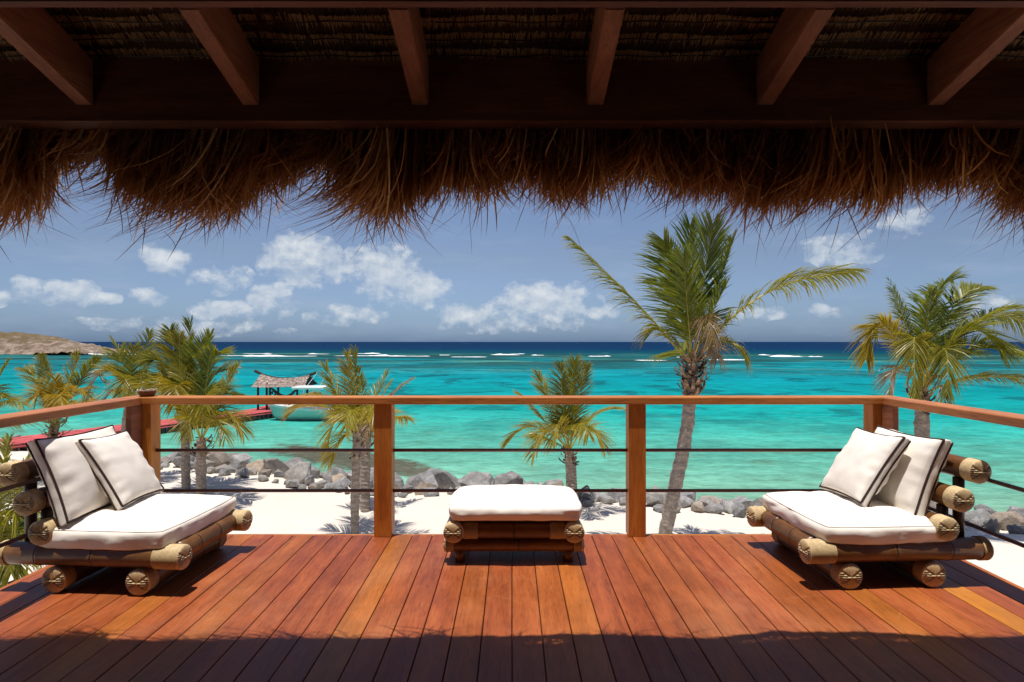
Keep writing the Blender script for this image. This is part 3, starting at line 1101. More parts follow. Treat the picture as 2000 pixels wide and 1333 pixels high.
def box_cushion(name, w, d, h, puff, seed, nx=44, ny=36):
    """seat cushion: domed top, soft boxing, gathered corners. Centre of base at origin"""
    r = random.Random(seed)
    o = Vector((seed * 7.1, seed * 3.3, 0))
    V, Fc = [], []
    hw, hd = w / 2, d / 2

    def outline(u, v):
        # rounded-square map of the unit square
        k = .10
        x = u * math.sqrt(max(0, 1 - k * v * v * v * v))
        y = v * math.sqrt(max(0, 1 - k * u * u * u * u))
        return x * hw, y * hd

    def edge(u, v): return min(1 - abs(u), 1 - abs(v))
    for j in range(ny + 1):
        for i in range(nx + 1):
            u, v = -1 + 2 * i / nx, -1 + 2 * j / ny
            u = math.copysign(abs(u) ** .8, u)
            v = math.copysign(abs(v) ** .8, v)
            x, y = outline(u, v)
            e = edge(u, v)
            z = h + puff * (1 - (1 - min(1, e * 1.15)) ** 2.6)
            z += .010 * noise.fractal(o + Vector((x * 4, y * 4, 0)), 1, 2, 3) * min(1, e * 4)
            z += .007 * math.exp(-e * 7) * noise.noise(o + Vector((x * 15, y * 15, 3))) * min(1, e * 18)
            V.append((x, y, z))
    W_ = nx + 1
    for j in range(ny):
        for i in range(nx):
            Fc.append((j * W_ + i, j * W_ + i + 1, (j + 1) * W_ + i + 1, (j + 1) * W_ + i))
    ring = [i for i in range(nx + 1)] + [(j + 1) * W_ + nx for j in range(ny)] + [ny * W_ + nx - 1 - i for i in range(nx)] + [(ny - 1 - j) * W_ for j in range(ny - 1)]
    m = len(ring)
    prev = ring
    # boxing in rows, bulging, creased
    levels = [(.93, .012), (.78, .016), (.6, .018), (.4, .015), (.2, .008), (.06, -.004), (0.0, -.03)]
    for (lz, bl) in levels:
        cur = []
        for q, ri_ in enumerate(ring):
            x, y, z = V[ri_]
            l = math.hypot(x / hw, y / hd)
            nx_, ny_ = (x / hw) ** 5, (y / hd) ** 5
            ln = math.hypot(nx_, ny_) + 1e-6
            wr = .014 * noise.fractal(o + Vector((x * 6, y * 6, lz * 2.6)), 1, 2, 3)
            corner = max(0, min(abs(x) / hw, abs(y) / hd) - .8) * 5
            wr += .006 * corner * math.sin(lz * 21 + seed)
            b_ = bl + wr * (1 if 0 < lz < 1 else .3)
            zb = lz * h + .006 * noise.noise(o + Vector((x * 4, y * 4, 9))) * (1 if lz > 0 else 0)
            V.append((x + nx_ / ln * b_, y + ny_ / ln * b_, zb))
            cur.append(len(V) - 1)
        for q in range(m):
            q2 = (q + 1) % m
            Fc.append((prev[q2], prev[q], cur[q], cur[q2]))
        prev = cur
    Fc.append(tuple(prev[::-1]))
    me = mesh_np(name, V, Fc, [M_CANVAS], smooth=True)
    rim = [Vector(V[i]) for i in ring]
    return me, rim


def closed_tube(path, rad, n=7):
    path = [Vector(p) for p in path]
    V, Fc, m = [], [], len(path)
    for i, p in enumerate(path):
        t = (path[(i + 1) % m] - path[i - 1]).normalized()
        up = Vector((0, 0, 1)) if abs(t.z) < .95 else Vector((1, 0, 0))
        s = t.cross(up).normalized()
        u_ = s.cross(t)
        for k in range(n):
            a = 2 * math.pi * k / n
            V.append(p + (s * math.cos(a) + u_ * math.sin(a)) * rad)
    for i in range(m):
        for k in range(n):
            Fc.append((i * n + k, i * n + (k + 1) % n, ((i + 1) % m) * n + (k + 1) % n, ((i + 1) % m) * n + k))
    return V, Fc


def pillow(name, label, w, h, t, gus, seed, group):
    """scatter pillow in its own x (width) / z (height) plane, front face towards -y; origin bottom centre"""
    n = 54
    o = Vector((seed * 5.7, seed * 2.9, 1))
    V, Fc = [], []
    rings = []
    for side in (-1, 1):
        b = len(V)
        for j in range(n + 1):
            for i in range(n + 1):
                u, v = -1 + 2 * i / n, -1 + 2 * j / n
                u = math.copysign(abs(u) ** .85, u)
                v = math.copysign(abs(v) ** .85, v)
                x = u * w / 2 * (1 - .055 * (1 - v * v)) * (1 + .015 * v * v)
                z = v * h / 2 * (1 - .055 * (1 - u * u)) * (1 + .015 * u * u)
                e = (1 - u * u) * (1 - v * v)
                th = t / 2 * e ** .42
                # folds gathered into the seams
                du, dv = 1 - abs(u), 1 - abs(v)
                fu = math.exp(-du / .17) * (1 - math.exp(-du / .05))
                fv = .6 * math.exp(-dv / .17) * (1 - math.exp(-dv / .05))
                s1 = noise.noise(o + Vector((side * 3, v * 4.6, u * .6 + (5 if u > 0 else 0))))
                s2 = noise.noise(o + Vector((u * 4.6, side * 3, v * .6 + (9 if v > 0 else 0))))
                th += .030 * fu * s1 + .030 * fv * s2
                th += .006 * noise.fractal(o + Vector((u * 1.6, v * 1.6, side)), 1, 2, 2) * min(1, e * 3)
                V.append((x, side * (gus / 2 + max(th, 0)), z + h / 2))
        W_ = n + 1
        for j in range(n):
            for i in range(n):
                q = (b + j * W_ + i, b + j * W_ + i + 1, b + (j + 1) * W_ + i + 1, b + (j + 1) * W_ + i)
                Fc.append(q if side < 0 else q[::-1])
        ring = [i for i in range(n + 1)] + [(j + 1) * W_ + n for j in range(n)] + [n * W_ + n - 1 - i for i in range(n)] + [(n - 1 - j) * W_ for j in range(n - 1)]
        rings.append([b + i for i in ring])
    m = len(rings[0])
    # gusset between the two faces, slightly full
    mids = []
    for q in range(m):
        p0, p1 = Vector(V[rings[0][q]]), Vector(V[rings[1][q]])
        c = (p0 + p1) / 2
        outv = Vector((c.x / (w / 2), 0, (c.z - h / 2) / (h / 2)))
        outv = Vector((outv.x ** 5, 0, outv.z ** 5)).normalized()
        c += outv * (.010 + .006 * noise.noise(o + Vector((c.x * 14, 2, c.z * 14))))
        V.append(tuple(c))
        mids.append(len(V) - 1)
    for q in range(m):
        q2 = (q + 1) % m
        Fc.append((rings[0][q2], rings[0][q], mids[q], mids[q2]))
        Fc.append((mids[q2], mids[q], rings[1][q], rings[1][q2]))
    ob = link(name, mesh_np(name, V, Fc, [M_CANVAS], smooth=True))
    tag(ob, label, 'pillow', group)
    for k in (0, 1):
        pv, pf = closed_tube([V[i] for i in rings[k]], .0066, 7)
        link('piping', mesh_np('piping', pv, pf, [M_PIPING], smooth=True), ob)
    return ob


def make_chair(label, X, Y, rz):
    t = thing('lounge_chair', label, 'lounge chair', (X, Y, 0), rz, 'bamboo lounge chairs')
    rs, rb = .066, .062
    # sleepers on the floor
    for x in (-.195, .297):
        pole(t, 'floor_pole', (x, 0, rs + .007), .76, rs, 'y', (.075, .075))
    zb = 2 * rs + rb + .010
    for y in (-.335, .335):
        pole(t, 'side_pole', (0, y, zb), 1.06, rb, 'x', (.045, .15), nodes=(-.30, .03))
    pole(t, 'front_pole', (.44, 0, zb), .55, rb * .96, 'y', (0, 0), False)
    pole(t, 'rear_pole', (-.27, 0, zb - .004), .55, rb * .9, 'y', (0, 0), False)
    for y in np.linspace(-.20, .20, 5):
        link('slat', box_mesh('slat', -.30, .40, y - .035, y + .035, zb + .036, zb + .052, M_DARKBAM, .003, 1), t)
    # reclining back: three bound logs on raked uprights
    for (x, z) in ((-.262, .338), (-.352, .500), (-.452, .660)):
        pole(t, 'back_pole', (x, 0, z), .80, rb, 'y', (.07, .07))
    for y in (-.27, .27):
        for (x, top) in ((-.435, .60), (-.335, .44)):
            link('upright', mesh_np('upright', *tube([(x, y, zb + .02), (x, y, top)], .030, 12), [M_DARKBAM], smooth=True), t)
    me, rim = box_cushion('seat_cushion', .75, .77, .105, .056, 3 if X < 0 else 5)
    cu = link('seat_cushion', me, t, (.065, 0, zb + .042))
    pv, pf = closed_tube(rim, .0028, 5)
    link('seam', mesh_np('seam', pv, pf, [M_SEAM], smooth=True), cu)
    for y in (-.33, .33):
        link('tie', mesh_np('tie', *tube([(-.31, y, zb + .09), (-.33, y * 1.02, zb + .05), (-.30, y * 1.06, zb + .02), (-.26, y * 1.05, zb + .028)], .009, 6), [M_PIPING], smooth=True), cu) \
            .location.z = -(zb + .042)
    return t


lc_x, lc_y, lc_r = -2.33, 3.645, R(-4)
rc_x, rc_y, rc_r = 2.187, 3.722, R(180 + 3)
make_chair('bamboo lounge chair with cream cushion facing right, below the corner post with the bowl', lc_x, lc_y, lc_r)
make_chair('bamboo lounge chair with cream cushion facing left, its back to the right side rail', rc_x, rc_y, rc_r)


def set_pillow(o, X, Y, rz, lx, ly, z, lean, yaw, spin=0.0):
    """stand a pillow on a chair: local position lx, ly; front face looks to the chair's front"""
    base = Matrix.Translation((X, Y, 0)) @ Matrix.Rotation(rz, 4, 'Z')
    # pillow's -y (front) must look to +x of the chair: rotate by +90 degrees
    o.matrix_world = base @ Matrix.Translation((lx, ly, z)) @ Matrix.Rotation(R(90) + yaw, 4, 'Z') @ Matrix.Rotation(lean, 4, 'X') @ Matrix.Rotation(spin, 4, 'Y')


pg = 'scatter pillows on the chairs'
a = pillow('back_pillow', 'large cream back pillow with dark piping, rear one on the left chair', .57, .49, .15, .055, 1, pg)
set_pillow(a, lc_x, lc_y, lc_r, -.145, -.085, .385, R(-23), 0)
a = pillow('throw_pillow', 'small cream pillow with dark piping leaning in front of the left back pillow', .45, .46, .13, .04, 2, pg)
set_pillow(a, lc_x, lc_y, lc_r, -.005, .060, .412, R(-33), R(8), R(2))
a = pillow('back_pillow', 'large cream back pillow with dark piping, rear one on the right chair', .57, .50, .15, .055, 4, pg)
set_pillow(a, rc_x, rc_y, rc_r, -.175, 0, .345, R(-21), 0)
a = pillow('throw_pillow', 'small cream pillow with dark piping leaning in front of the right back pillow', .47, .47, .13, .04, 6, pg)
set_pillow(a, rc_x, rc_y, rc_r, .065, -.06, .412, R(-34), R(-4), R(-2))

# ottoman
ott = thing('ottoman', 'low bamboo ottoman with cream cushion between the two railing posts', 'ottoman', (.012, 3.93, 0))
for x in (-.378, .378):
    pole(ott, 'side_pole', (x, 0, .206), .50, .058, 'y', (.06, .06))
for y in (-.185, .185):
    pole(ott, 'cross_pole', (0, y, .203), .645, .050, 'x', (.095, .095), caps=False, nodes=(.0,))
for y in (-.17, .17):
    pole(ott, 'lower_pole', (0, y, .108), .86, .043, 'x', (.05, .05), nodes=(.03,))
    for x in (-.345, .345):
        link('foot', mesh_np('foot', *tube([(x, y, 0), (x, y, .075)], .031, 14), [M_BAMBOO], smooth=True), ott)
me, rim = box_cushion('seat_cushion', .82, .52, .088, .056, 9)
cu = link('seat_cushion', me, ott, (.008, 0, .278))
link('seat_board', box_mesh('seat_board', -.34, .34, -.2, .2, .256, .276, M_DARKBAM, .003, 1), ott)

# pale bowl on the corner, little shell on the planks
mb = MB()
prof = [(.0, 0), (.040, 0), (.052, .012), (.060, .040), (.064, .050), (.058, .050), (.050, .025), (0, .018)]
seg = 28
V = [(r_ * math.cos(2 * math.pi * k / seg), r_ * math.sin(2 * math.pi * k / seg), z + (.004 * math.cos(k * math.pi / 2) if z == .050 else 0)) for (r_, z) in prof for k in range(seg)]
Fc = [(i * seg + k, i * seg + (k + 1) % seg, (i + 1) * seg + (k + 1) % seg, (i + 1) * seg + k) for i in range(len(prof) - 1) for k in range(seg)]
mi = 0
mb.add(V, Fc)
for i in range(len(mb.I)):
    if 3 * seg <= i < 5 * seg:
        mb.I[i] = 1
bw = link('bowl', mb.mesh('bowl', [simple('bowl_brown', (.11, .055, .03), .6, .3, 40, .3), simple('bowl_rim', (.50, .42, .33), .6, .3, 40, .2)], True), None, (-2.655, 4.285, ZT))
tag(bw, 'small brown bowl with a pale scalloped rim on the railing corner', 'bowl')
bm = bmesh.new()
bmesh.ops.create_icosphere(bm, subdivisions=2, radius=.012)
for v in bm.verts:
    v.co = Vector((v.co.x * 1.1, v.co.y * .9, v.co.z * .6)) * (1 + .25 * noise.noise(v.co * 90))
me = bpy.data.meshes.new('shell')
bm.to_mesh(me)
bm.free()
me.materials.append(M_CANVAS)
tag(link('shell', me, None, (1.88 * .99, 4.17, .007)), 'tiny white shell on the planks beside the right chair', 'shell')


# ------------------------------------------------------------------ palms
def bez(a, b, c, t): return a * (1 - t) ** 2 + b * (2 * t * (1 - t)) + c * t ** 2


def frond_mesh(A, B, C, org, leaf, r, hang=.35, petiole=.2, rag=.1, wind=(-.12, .05, 0)):
    mb = MB()
    L = sum((bez(A, B, C, (i + 1) / 12) - bez(A, B, C, i / 12)).length for i in range(12))
    n = 14
    path = [bez(A, B, C, i / n) - org for i in range(n + 1)]
    rad = [max(.004, .024 * (L / 2.4) * (1 - .88 * (i / n) ** .7)) for i in range(n + 1)]
    V, Fc = tube(path, rad, 5)
    mb.add(V, Fc, 1, 0.0)
    N = int(104 * max(.7, min(1.45, L / 1.9)))
    roll = r.uniform(-.5, .5)
    wind = Vector(wind)
    torn = [r.uniform(petiole, 1) for _ in range(3)]
    for i in range(N):
        t = petiole + (1 - petiole) * (i + r.uniform(-.3, .3)) / (N - 1)
        t = min(.998, max(petiole, t))
        p = bez(A, B, C, t) - org
        T_ = ((B - A) * (1 - t) + (C - B) * t).normalized()
        up = Vector((0, 0, 1))
        if abs(T_.z) > .93:
            up = Vector((0, -1, .3))
        S = T_.cross(up).normalized()
        Nn = S.cross(T_).normalized()
        q = Matrix.Rotation(roll, 3, T_)
        S, Nn = q @ S, q @ Nn
        s = (t - petiole) / (1 - petiole)
        prof = min(1, .55 + 2.2 * s) * (1 - .60 * max(0, (s - .5) / .5) ** 2.0)
        clump = .22 * noise.noise(Vector((s * 9, roll * 5, L)))
        for sd in (-1, 1):
            if r.random() < rag or any(abs(t - q_) < .018 for q_ in torn):
                continue
            fw = .92 + .60 * s * s + clump + r.uniform(-.10, .10)
            d = (T_ * fw + S * sd * (.95 - .35 * s) + Nn * (.20 + clump * .6 + r.uniform(-.12, .12)) + wind * r.uniform(.6, 1.3)).normalized()
            l = leaf * 1.30 * prof * r.uniform(.70, 1.08)
            g = Vector((wind.x * .8, wind.y * .5, -1)) * l * hang * r.uniform(.7, 1.35)
            wv_ = d.cross(Nn).normalized()
            wv_ = (Matrix.Rotation(r.uniform(-.9, .9), 3, d) @ wv_)
            w0 = (.0095 + .0065 * r.random()) * (leaf / .8) ** .6
            pts = []
            tint = []
            for k, (sk, wk) in enumerate(((0, .6), (.35, 1.0), (.72, .7), (1.0, .06))):
                c = p + d * (l * sk) + g * (sk ** 2.2)
                pts += [c - wv_ * (w0 * wk), c + wv_ * (w0 * wk)]
                tint += [sk, sk]
            mb.add(pts, [(0, 1, 3, 2), (2, 3, 5, 4), (4, 5, 7, 6)], 0, tint)
    return mb.mesh('frond', [M_LEAF, M_RIB])


def trunk_mesh(path, r0, r1, org, seed, rings=16.0):
    pts = [Vector(p) - org for p in path]
    # resample a smooth curve
    n = 46
    out = []
    for i in range(n + 1):
        t = i / n * (len(pts) - 1)
        k = min(int(t), len(pts) - 2)
        f = t - k
        p0, p1, p2, p3 = pts[max(k - 1, 0)], pts[k], pts[k + 1], pts[min(k + 2, len(pts) - 1)]
        out.append(.5 * ((2 * p1) + (p2 - p0) * f + (2 * p0 - 5 * p1 + 4 * p2 - p3) * f * f + (3 * p1 - p0 - 3 * p2 + p3) * f ** 3))
    rad = []
    ln = sum((out[i + 1] - out[i]).length for i in range(n))
    for i in range(n + 1):
        s = i / n
        rr = r0 + (r1 - r0) * s + r0 * .45 * max(0, 1 - s * 9) ** 2
        rad.append(rr * (1.035 if i % 2 else .955))
    V, Fc = tube(out, rad, 16)
    V = [v + Vector((noise.noise(v * 6 + Vector((seed, 0, 0))), noise.noise(v * 6 + Vector((0, seed, 4))), 0)) * r0 * .16 for v in V]
    return mesh_np('trunk', V, Fc, [M_TRUNK], smooth=False)


def husk_mesh(C, org, r0, h, n, r, down=.3):
    """old leaf bases and fibre round the top of the trunk"""
    mb = MB()
    for i in range(n):
        a = r.uniform(0, 2 * math.pi)
        z = r.uniform(-1.0, .25) * h
        rr = r0 * (1.0 + .3 * (z / h + 1))
        b = C + Vector((math.cos(a) * rr * .8, math.sin(a) * rr * .8, z)) - org
        outv = Vector((math.cos(a), math.sin(a), 0))
        l = r.uniform(.5, 1.25) * min(h, .42) * .75
        rise = r.uniform(-down, 1.0)
        tip = b + outv * l * r.uniform(.35, .95) + Vector((0, 0, l * rise))
        md = (b + tip) / 2 + outv * l * .18
        side = Vector((-math.sin(a), math.cos(a), 0))
        w = r0 * r.uniform(.28, .6)
        th = outv * .012
        V, pts = [], (b, md, tip)
        for k, (p, wk) in enumerate(zip(pts, (1.0, .75, r.uniform(.15, .6)))):
            V += [p - side * w * wk, p + side * w * wk, p + side * w * wk + th * 1.5, p - side * w * wk + th * 1.5]
        Fc = []
        for k in range(2):
            for m_ in range(4):
                Fc.append((k * 4 + m_, k * 4 + (m_ + 1) % 4, k * 4 + 4 + (m_ + 1) % 4, k * 4 + 4 + m_))
        Fc.append((8, 9, 10, 11))
        mb.add(V, Fc)
    return mb.mesh('husk', [M_HUSK])


SANDZ = -2.8


def sand_z(x, y):
    i = min(max(int(np.searchsorted(gx, x)) - 1, 0), len(gx) - 2)
    j = min(max(int(np.searchsorted(gy, y)) - 1, 0), len(gy) - 2)
    return float(ZZ[j, i])


def palm(label, base, crown, Y, mids, r0, r1, fronds, husk=(.3, 18), seed=1, leaf=.8, hang=.35, rag=.1, auto=0, tone_auto=.1, Lauto=1.6, wind=(-.12, .05, 0)):
    r = random.Random(seed)
    bx = (base - 1000) / F * Y
    org = Vector((bx, Y, sand_z(bx, Y)))
    C = P(crown[0], crown[1], Y)
    t = thing('palm_tree', label, 'palm tree', org, 0, 'palms planted on the beach')
    link('trunk', trunk_mesh([org - Vector((0, 0, .15))] + [P(mx, my, Y) for (mx, my) in mids] + [C + Vector((0, 0, .05))], r0, r1, org, seed), t)
    if husk:
        hm = link('husk', husk_mesh(C, org, r1, husk[0], husk[1], r), t)
        hm['kind'] = 'stuff'
    for fr_ in fronds:
        (tx, ty, cx_, cy_, dt, dc, lf, tone) = fr_[:8]
        hg = fr_[8] if len(fr_) > 8 else hang
        me = frond_mesh(C, P(cx_, cy_, Y + dc), P(tx, ty, Y + dt), org, lf * leaf, r, hg, .2, rag + (.25 if tone > .75 else 0), wind)
        f = link('frond', me, t)
        f['tone'] = tone
    # fronds reaching away behind, to fill the crown
    for k in range(auto):
        a = R(50 + 80 * (k + r.uniform(.2, .8)) / auto)
        e = R(r.uniform(15, 70))
        d = Vector((math.cos(a) * math.cos(e), math.sin(a) * math.cos(e), math.sin(e)))
        L = Lauto * r.uniform(.75, 1.05)
        mid = C + d * L * .6
        tip = C + Vector((d.x, d.y, d.z * .55)) * L * 1.1 - Vector((0, 0, .1 * L))
        f = link('frond', frond_mesh(C, mid, tip, org, .8 * leaf, r, hang, .2, rag, wind), t)
        f['tone'] = max(0, tone_auto + r.uniform(-.1, .15))
    return t


palm('tall leaning coconut palm rising above the handrail, feathery fronds spread left and right', 1293, (1352, 716), 11.9, [(1307, 1000), (1332, 890), (1346, 800)], .145, .125,
     [(1116, 468, 1250, 590, .3, .1, .82, .16, .45), (1668, 531, 1462, 535, -.3, -.1, .98, .16, .5), (1392, 440, 1368, 570, -.3, -.2, 1.05, .03, .18), (1348, 440, 1340, 580, .4, .2, .95, .02, .22),
      (1296, 470, 1322, 580, .3, .3, .9, .08, .28), (1432, 470, 1392, 580, .4, .2, .9, .10, .32), (1310, 540, 1325, 600, -.3, -.2, .8, .05, .25), (1418, 560, 1388, 610, -.4, -.2, .75, .06, .35),
      (1335, 500, 1342, 600, -.6, -.4, .75, .02, .2), (1392, 660, 1378, 560, -.7, -.4, .5, .82, .6), (1268, 655, 1298, 612, .4, .2, .55, .18, .5), (1455, 690, 1415, 630, .1, .2, .55, .2, .6),
      (1402, 700, 1385, 640, -.5, -.3, .4, .95, .6)],
     husk=(.62, 90), seed=3, leaf=.86, hang=.3, rag=.14, auto=1, Lauto=1.5, wind=(-.22, .05, 0))
palm('big full palm beside the right side rail, drooping fronds on every side', 1800, (1800, 772), 13.0, [(1801, 1000), (1801, 880)], .16, .14,
     [(1692, 700, 1712, 540, -.3, -.2, .62, .34), (1736, 548, 1778, 640, .2, .1, .40, .10), (1862, 548, 1800, 560, .4, .2, .85, .06), (1915, 560, 1838, 580, .6, .3, .75, .12),
      (2030, 640, 1888, 560, .0, .0, .85, .14), (2050, 730, 1900, 600, -.4, -.2, .85, .10), (2060, 752, 1905, 712, -.8, -.4, .5, .16), (1788, 775, 1778, 545, -.9, -.5, .55, .20),
      (1850, 770, 1860, 590, -.9, -.5, .6, .16), (1712, 650, 1735, 570, .6, .3, .55, .2), (1960, 690, 1880, 570, -.7, -.4, .75, .10), (1985, 600, 1880, 600, .5, .2, .7, .10),
      (1820, 570, 1802, 660, -.3, -.2, .6, .06), (1735, 775, 1742, 660, -.6, -.3, .45, .88), (1845, 785, 1830, 690, -.9, -.5, .4, .92)],
     husk=(.34, 26), seed=5, leaf=.92, hang=.34, rag=.05, auto=0, Lauto=2.2)
palm('small yellow green palm right behind the ottoman', 1118, (1112, 884), 15.2, [(1116, 940)], .15, .13,
     [(1122, 705, 1106, 800, .1, .0, .80, .20), (1052, 732, 1080, 800, .2, .1, .8, .24), (1145, 715, 1125, 800, .2, .2, .7, .2), (1095, 712, 1098, 800, -.3, -.2, .7, .15),
      (988, 868, 1045, 790, -.2, -.1, .62, .32), (1040, 890, 1068, 800, -.9, -.5, .62, .27), (1218, 800, 1150, 790, .0, .0, .6, .30), (1180, 872, 1150, 800, -.6, -.3, .65, .35),
      (1012, 768, 1058, 812, .5, .3, .6, .25), (1080, 870, 1090, 780, -1.2, -.7, .6, .26), (1150, 850, 1132, 790, -1.1, -.6, .6, .22)],
     husk=(.34, 20), seed=8, leaf=.80, hang=.28, auto=3, Lauto=1.6, tone_auto=.2)
palm('slim palm with a trunk of old leaf sheaths, left of the near railing post', 694, (697, 850), 12.6, [(693, 1000), (695, 920)], .095, .085,
     [(693, 684, 690, 770, .1, .0, .62, .15), (634, 712, 660, 780, .1, .1, .6, .2), (680, 692, 678, 770, -.3, -.2, .55, .3), (568, 806, 620, 752, -.3, -.2, .62, .50),
      (756, 728, 725, 790, .2, .1, .5, .25), (803, 742, 755, 772, .3, .2, .42, .9), (640, 872, 655, 780, -.6, -.3, .6, .3), (642, 905, 665, 830, -.5, -.2, .5, .3),
      (675, 835, 690, 760, -.9, -.5, .6, .22), (610, 770, 650, 770, .4, .2, .6, .2), (735, 820, 722, 770, -.5, -.3, .5, .28)],
     husk=(.5, 16), seed=13, leaf=.74, hang=.28, auto=3, Lauto=1.4, tone_auto=.2)
palm('ringed dark trunk palm close behind the slim palm', 714, (716, 842), 14.8, [(713, 950), (714, 890)], .13, .12,
     [(700, 720, 708, 770, .2, .1, .6, .2), (765, 745, 742, 780, .2, .2, .5, .55), (740, 830, 738, 770, -.6, -.3, .5, .6), (660, 800, 680, 760, .4, .2, .6, .25), (720, 850, 722, 790, -.9, -.5, .5, .9)],
     husk=(.4, 26), seed=17, leaf=.72, hang=.5, auto=4, Lauto=1.5, tone_auto=.3)
palm('tallest bushy palm of the left pair, next to the corner post', 364, (360, 822), 16.5, [(363, 930), (362, 870)], .125, .11,
     [(372, 630, 362, 730, .0, .0, .8, .08), (332, 645, 348, 730, .2, .1, .8, .12), (410, 655, 388, 730, .2, .1, .8, .10), (300, 705, 318, 690, -.3, -.2, .75, .15),
      (295, 755, 318, 735, -.6, -.3, .7, .22), (455, 720, 405, 720, -.2, -.1, .6, .2), (350, 660, 350, 740, -.5, -.3, .8, .2), (392, 670, 380, 740, -.6, -.3, .8, .05),
      (430, 690, 402, 690, -.5, -.2, .7, .12), (340, 790, 345, 700, -1.2, -.7, .7, .3)],
     husk=(.3, 14), seed=21, leaf=.95, hang=.28, auto=5, Lauto=2.2)
palm('lower palm of the left pair with a fallen skirt of yellow fronds', 393, (393, 862), 15.6, [(393, 930)], .135, .12,
     [(474, 845, 440, 765, -.2, -.1, .72, .28), (310, 790, 345, 745, -.3, -.2, .8, .28), (462, 715, 428, 775, .1, .1, .6, .22), (350, 718, 372, 790, .2, .1, .7, .18),
      (410, 690, 400, 780, .1, .0, .8, .08), (440, 855, 425, 780, -.9, -.5, .65, .24), (368, 850, 372, 770, -1.0, -.6, .65, .25), (400, 790, 398, 740, -1.1, -.6, .7, .2)],
     husk=(.42, 30), seed=25, leaf=.84, hang=.28, auto=3, Lauto=1.7)
palm('palm behind the corner post with one dead brown frond hanging left', 243, (254, 778), 18.0, [(243, 880), (246, 820)], .11, .10,
     [(292, 650, 275, 720, .0, .0, .62, .12), (222, 668, 240, 700, .1, .1, .62, .12), (215, 725, 232, 720, -.4, -.2, .7, .25), (318, 745, 290, 715, -.1, .0, .6, .2),
      (168, 780, 208, 668, -.3, -.2, .42, 1.0), (262, 680, 256, 730, -.4, -.2, .7, .15), (240, 775, 246, 700, -1.0, -.6, .7, .25), (285, 770, 275, 715, -.8, -.5, .7, .18), (200, 790, 225, 740, .1, .1, .5, .9)],
     husk=(.3, 14), seed=29, leaf=.95, hang=.28, auto=4, Lauto=1.9)
palm('orange yellow palm beyond the left side rail, its trunk wrapped in dry husks', 103, (108, 826), 18.0, [(102, 870)], .15, .13,
     [(82, 695, 96, 760, .0, .0, .5, .22), (52, 722, 82, 740, .0, .0, .6, .2), (70, 775, 88, 745, -.6, -.3, .7, .48), (108, 735, 108, 790, -.5, -.3, .7, .48), (152, 690, 132, 760, .2, .1, .6, .30),
      (190, 700, 150, 745, .1, .1, .6, .12), (168, 770, 148, 735, -.5, -.2, .6, .45), (205, 745, 165, 695, .3, .2, .4, .95), (120, 800, 118, 730, -1.0, -.6, .6, .45)],
     husk=(.5, 46), seed=31, leaf=.9, hang=.28, auto=3, Lauto=1.6, tone_auto=.3)
palm('palm half out of the frame at the left edge above the side rail', -45, (-40, 840), 16.0, [(-44, 900)], .13, .12,
     [(16, 705, -15, 760, .1, .1, .6, .1), (44, 790, 0, 765, -.2, -.1, .55, .28), (0, 770, -25, 760, -.5, -.3, .7, .15), (-50, 690, -45, 760, .1, .1, .8, .1), (-110, 740, -80, 750, 0, 0, .8, .1)],
     husk=(.4, 20), seed=37, leaf=.85, hang=.45, auto=3, Lauto=1.6)
palm('young low palm below the deck behind the left chair', -40, (-20, 1130), 7.2, [(-36, 1230)], .10, .09,
     [(18, 855, -5, 960, .3, .1, .45, .12), (62, 890, 15, 960, .3, .2, .45, .14), (40, 1010, 20, 960, -.1, .0, .5, .15), (6, 900, -12, 1000, -.2, -.1, .5, .18), (58, 1080, 25, 1010, .2, .1, .45, .15),
      (-80, 900, -50, 980, 0, 0, .5, .2), (22, 1120, 15, 1030, -.3, -.1, .5, .18)],
     husk=(.3, 14), seed=41, leaf=.85, hang=.5, auto=3, Lauto=1.3)


# ------------------------------------------------------------------ rocks along the water's edge
def rock_mesh(seed):
    r = random.Random(seed * 13 + 5)
    bm = bmesh.new()
    for i in range(15):
        v = Vector((r.gauss(0, 1), r.gauss(0, 1), r.gauss(0, 1))).normalized()
        k = r.uniform(.72, 1.0)
        bm.verts.new((v.x * .55 * k, v.y * .5 * k, v.z * .42 * k))
    res = bmesh.ops.convex_hull(bm, input=bm.verts[:])
    bmesh.ops.delete(bm, geom=[e for e in res['geom_interior'] if isinstance(e, bmesh.types.BMVert)], context='VERTS')
    bmesh.ops.bevel(bm, geom=bm.edges[:], offset=.022, segments=2, affect='EDGES', profile=.6, clamp_overlap=True)
    bmesh.ops.triangulate(bm, faces=bm.faces[:])
    bmesh.ops.subdivide_edges(bm, edges=[e for e in bm.edges if e.calc_length() > .2], cuts=1)
    for v in bm.verts:
        v.co += v.co.normalized() * .035 * noise.fractal(v.co * 4 + Vector((seed * 9, 0, 0)), 1, 2, 4)
    me = bpy.data.meshes.new('boulder')
    bm.to_mesh(me)
    bm.free()
    me.materials.append(M_ROCK)
    smooth_angle(me, 28)
    return me


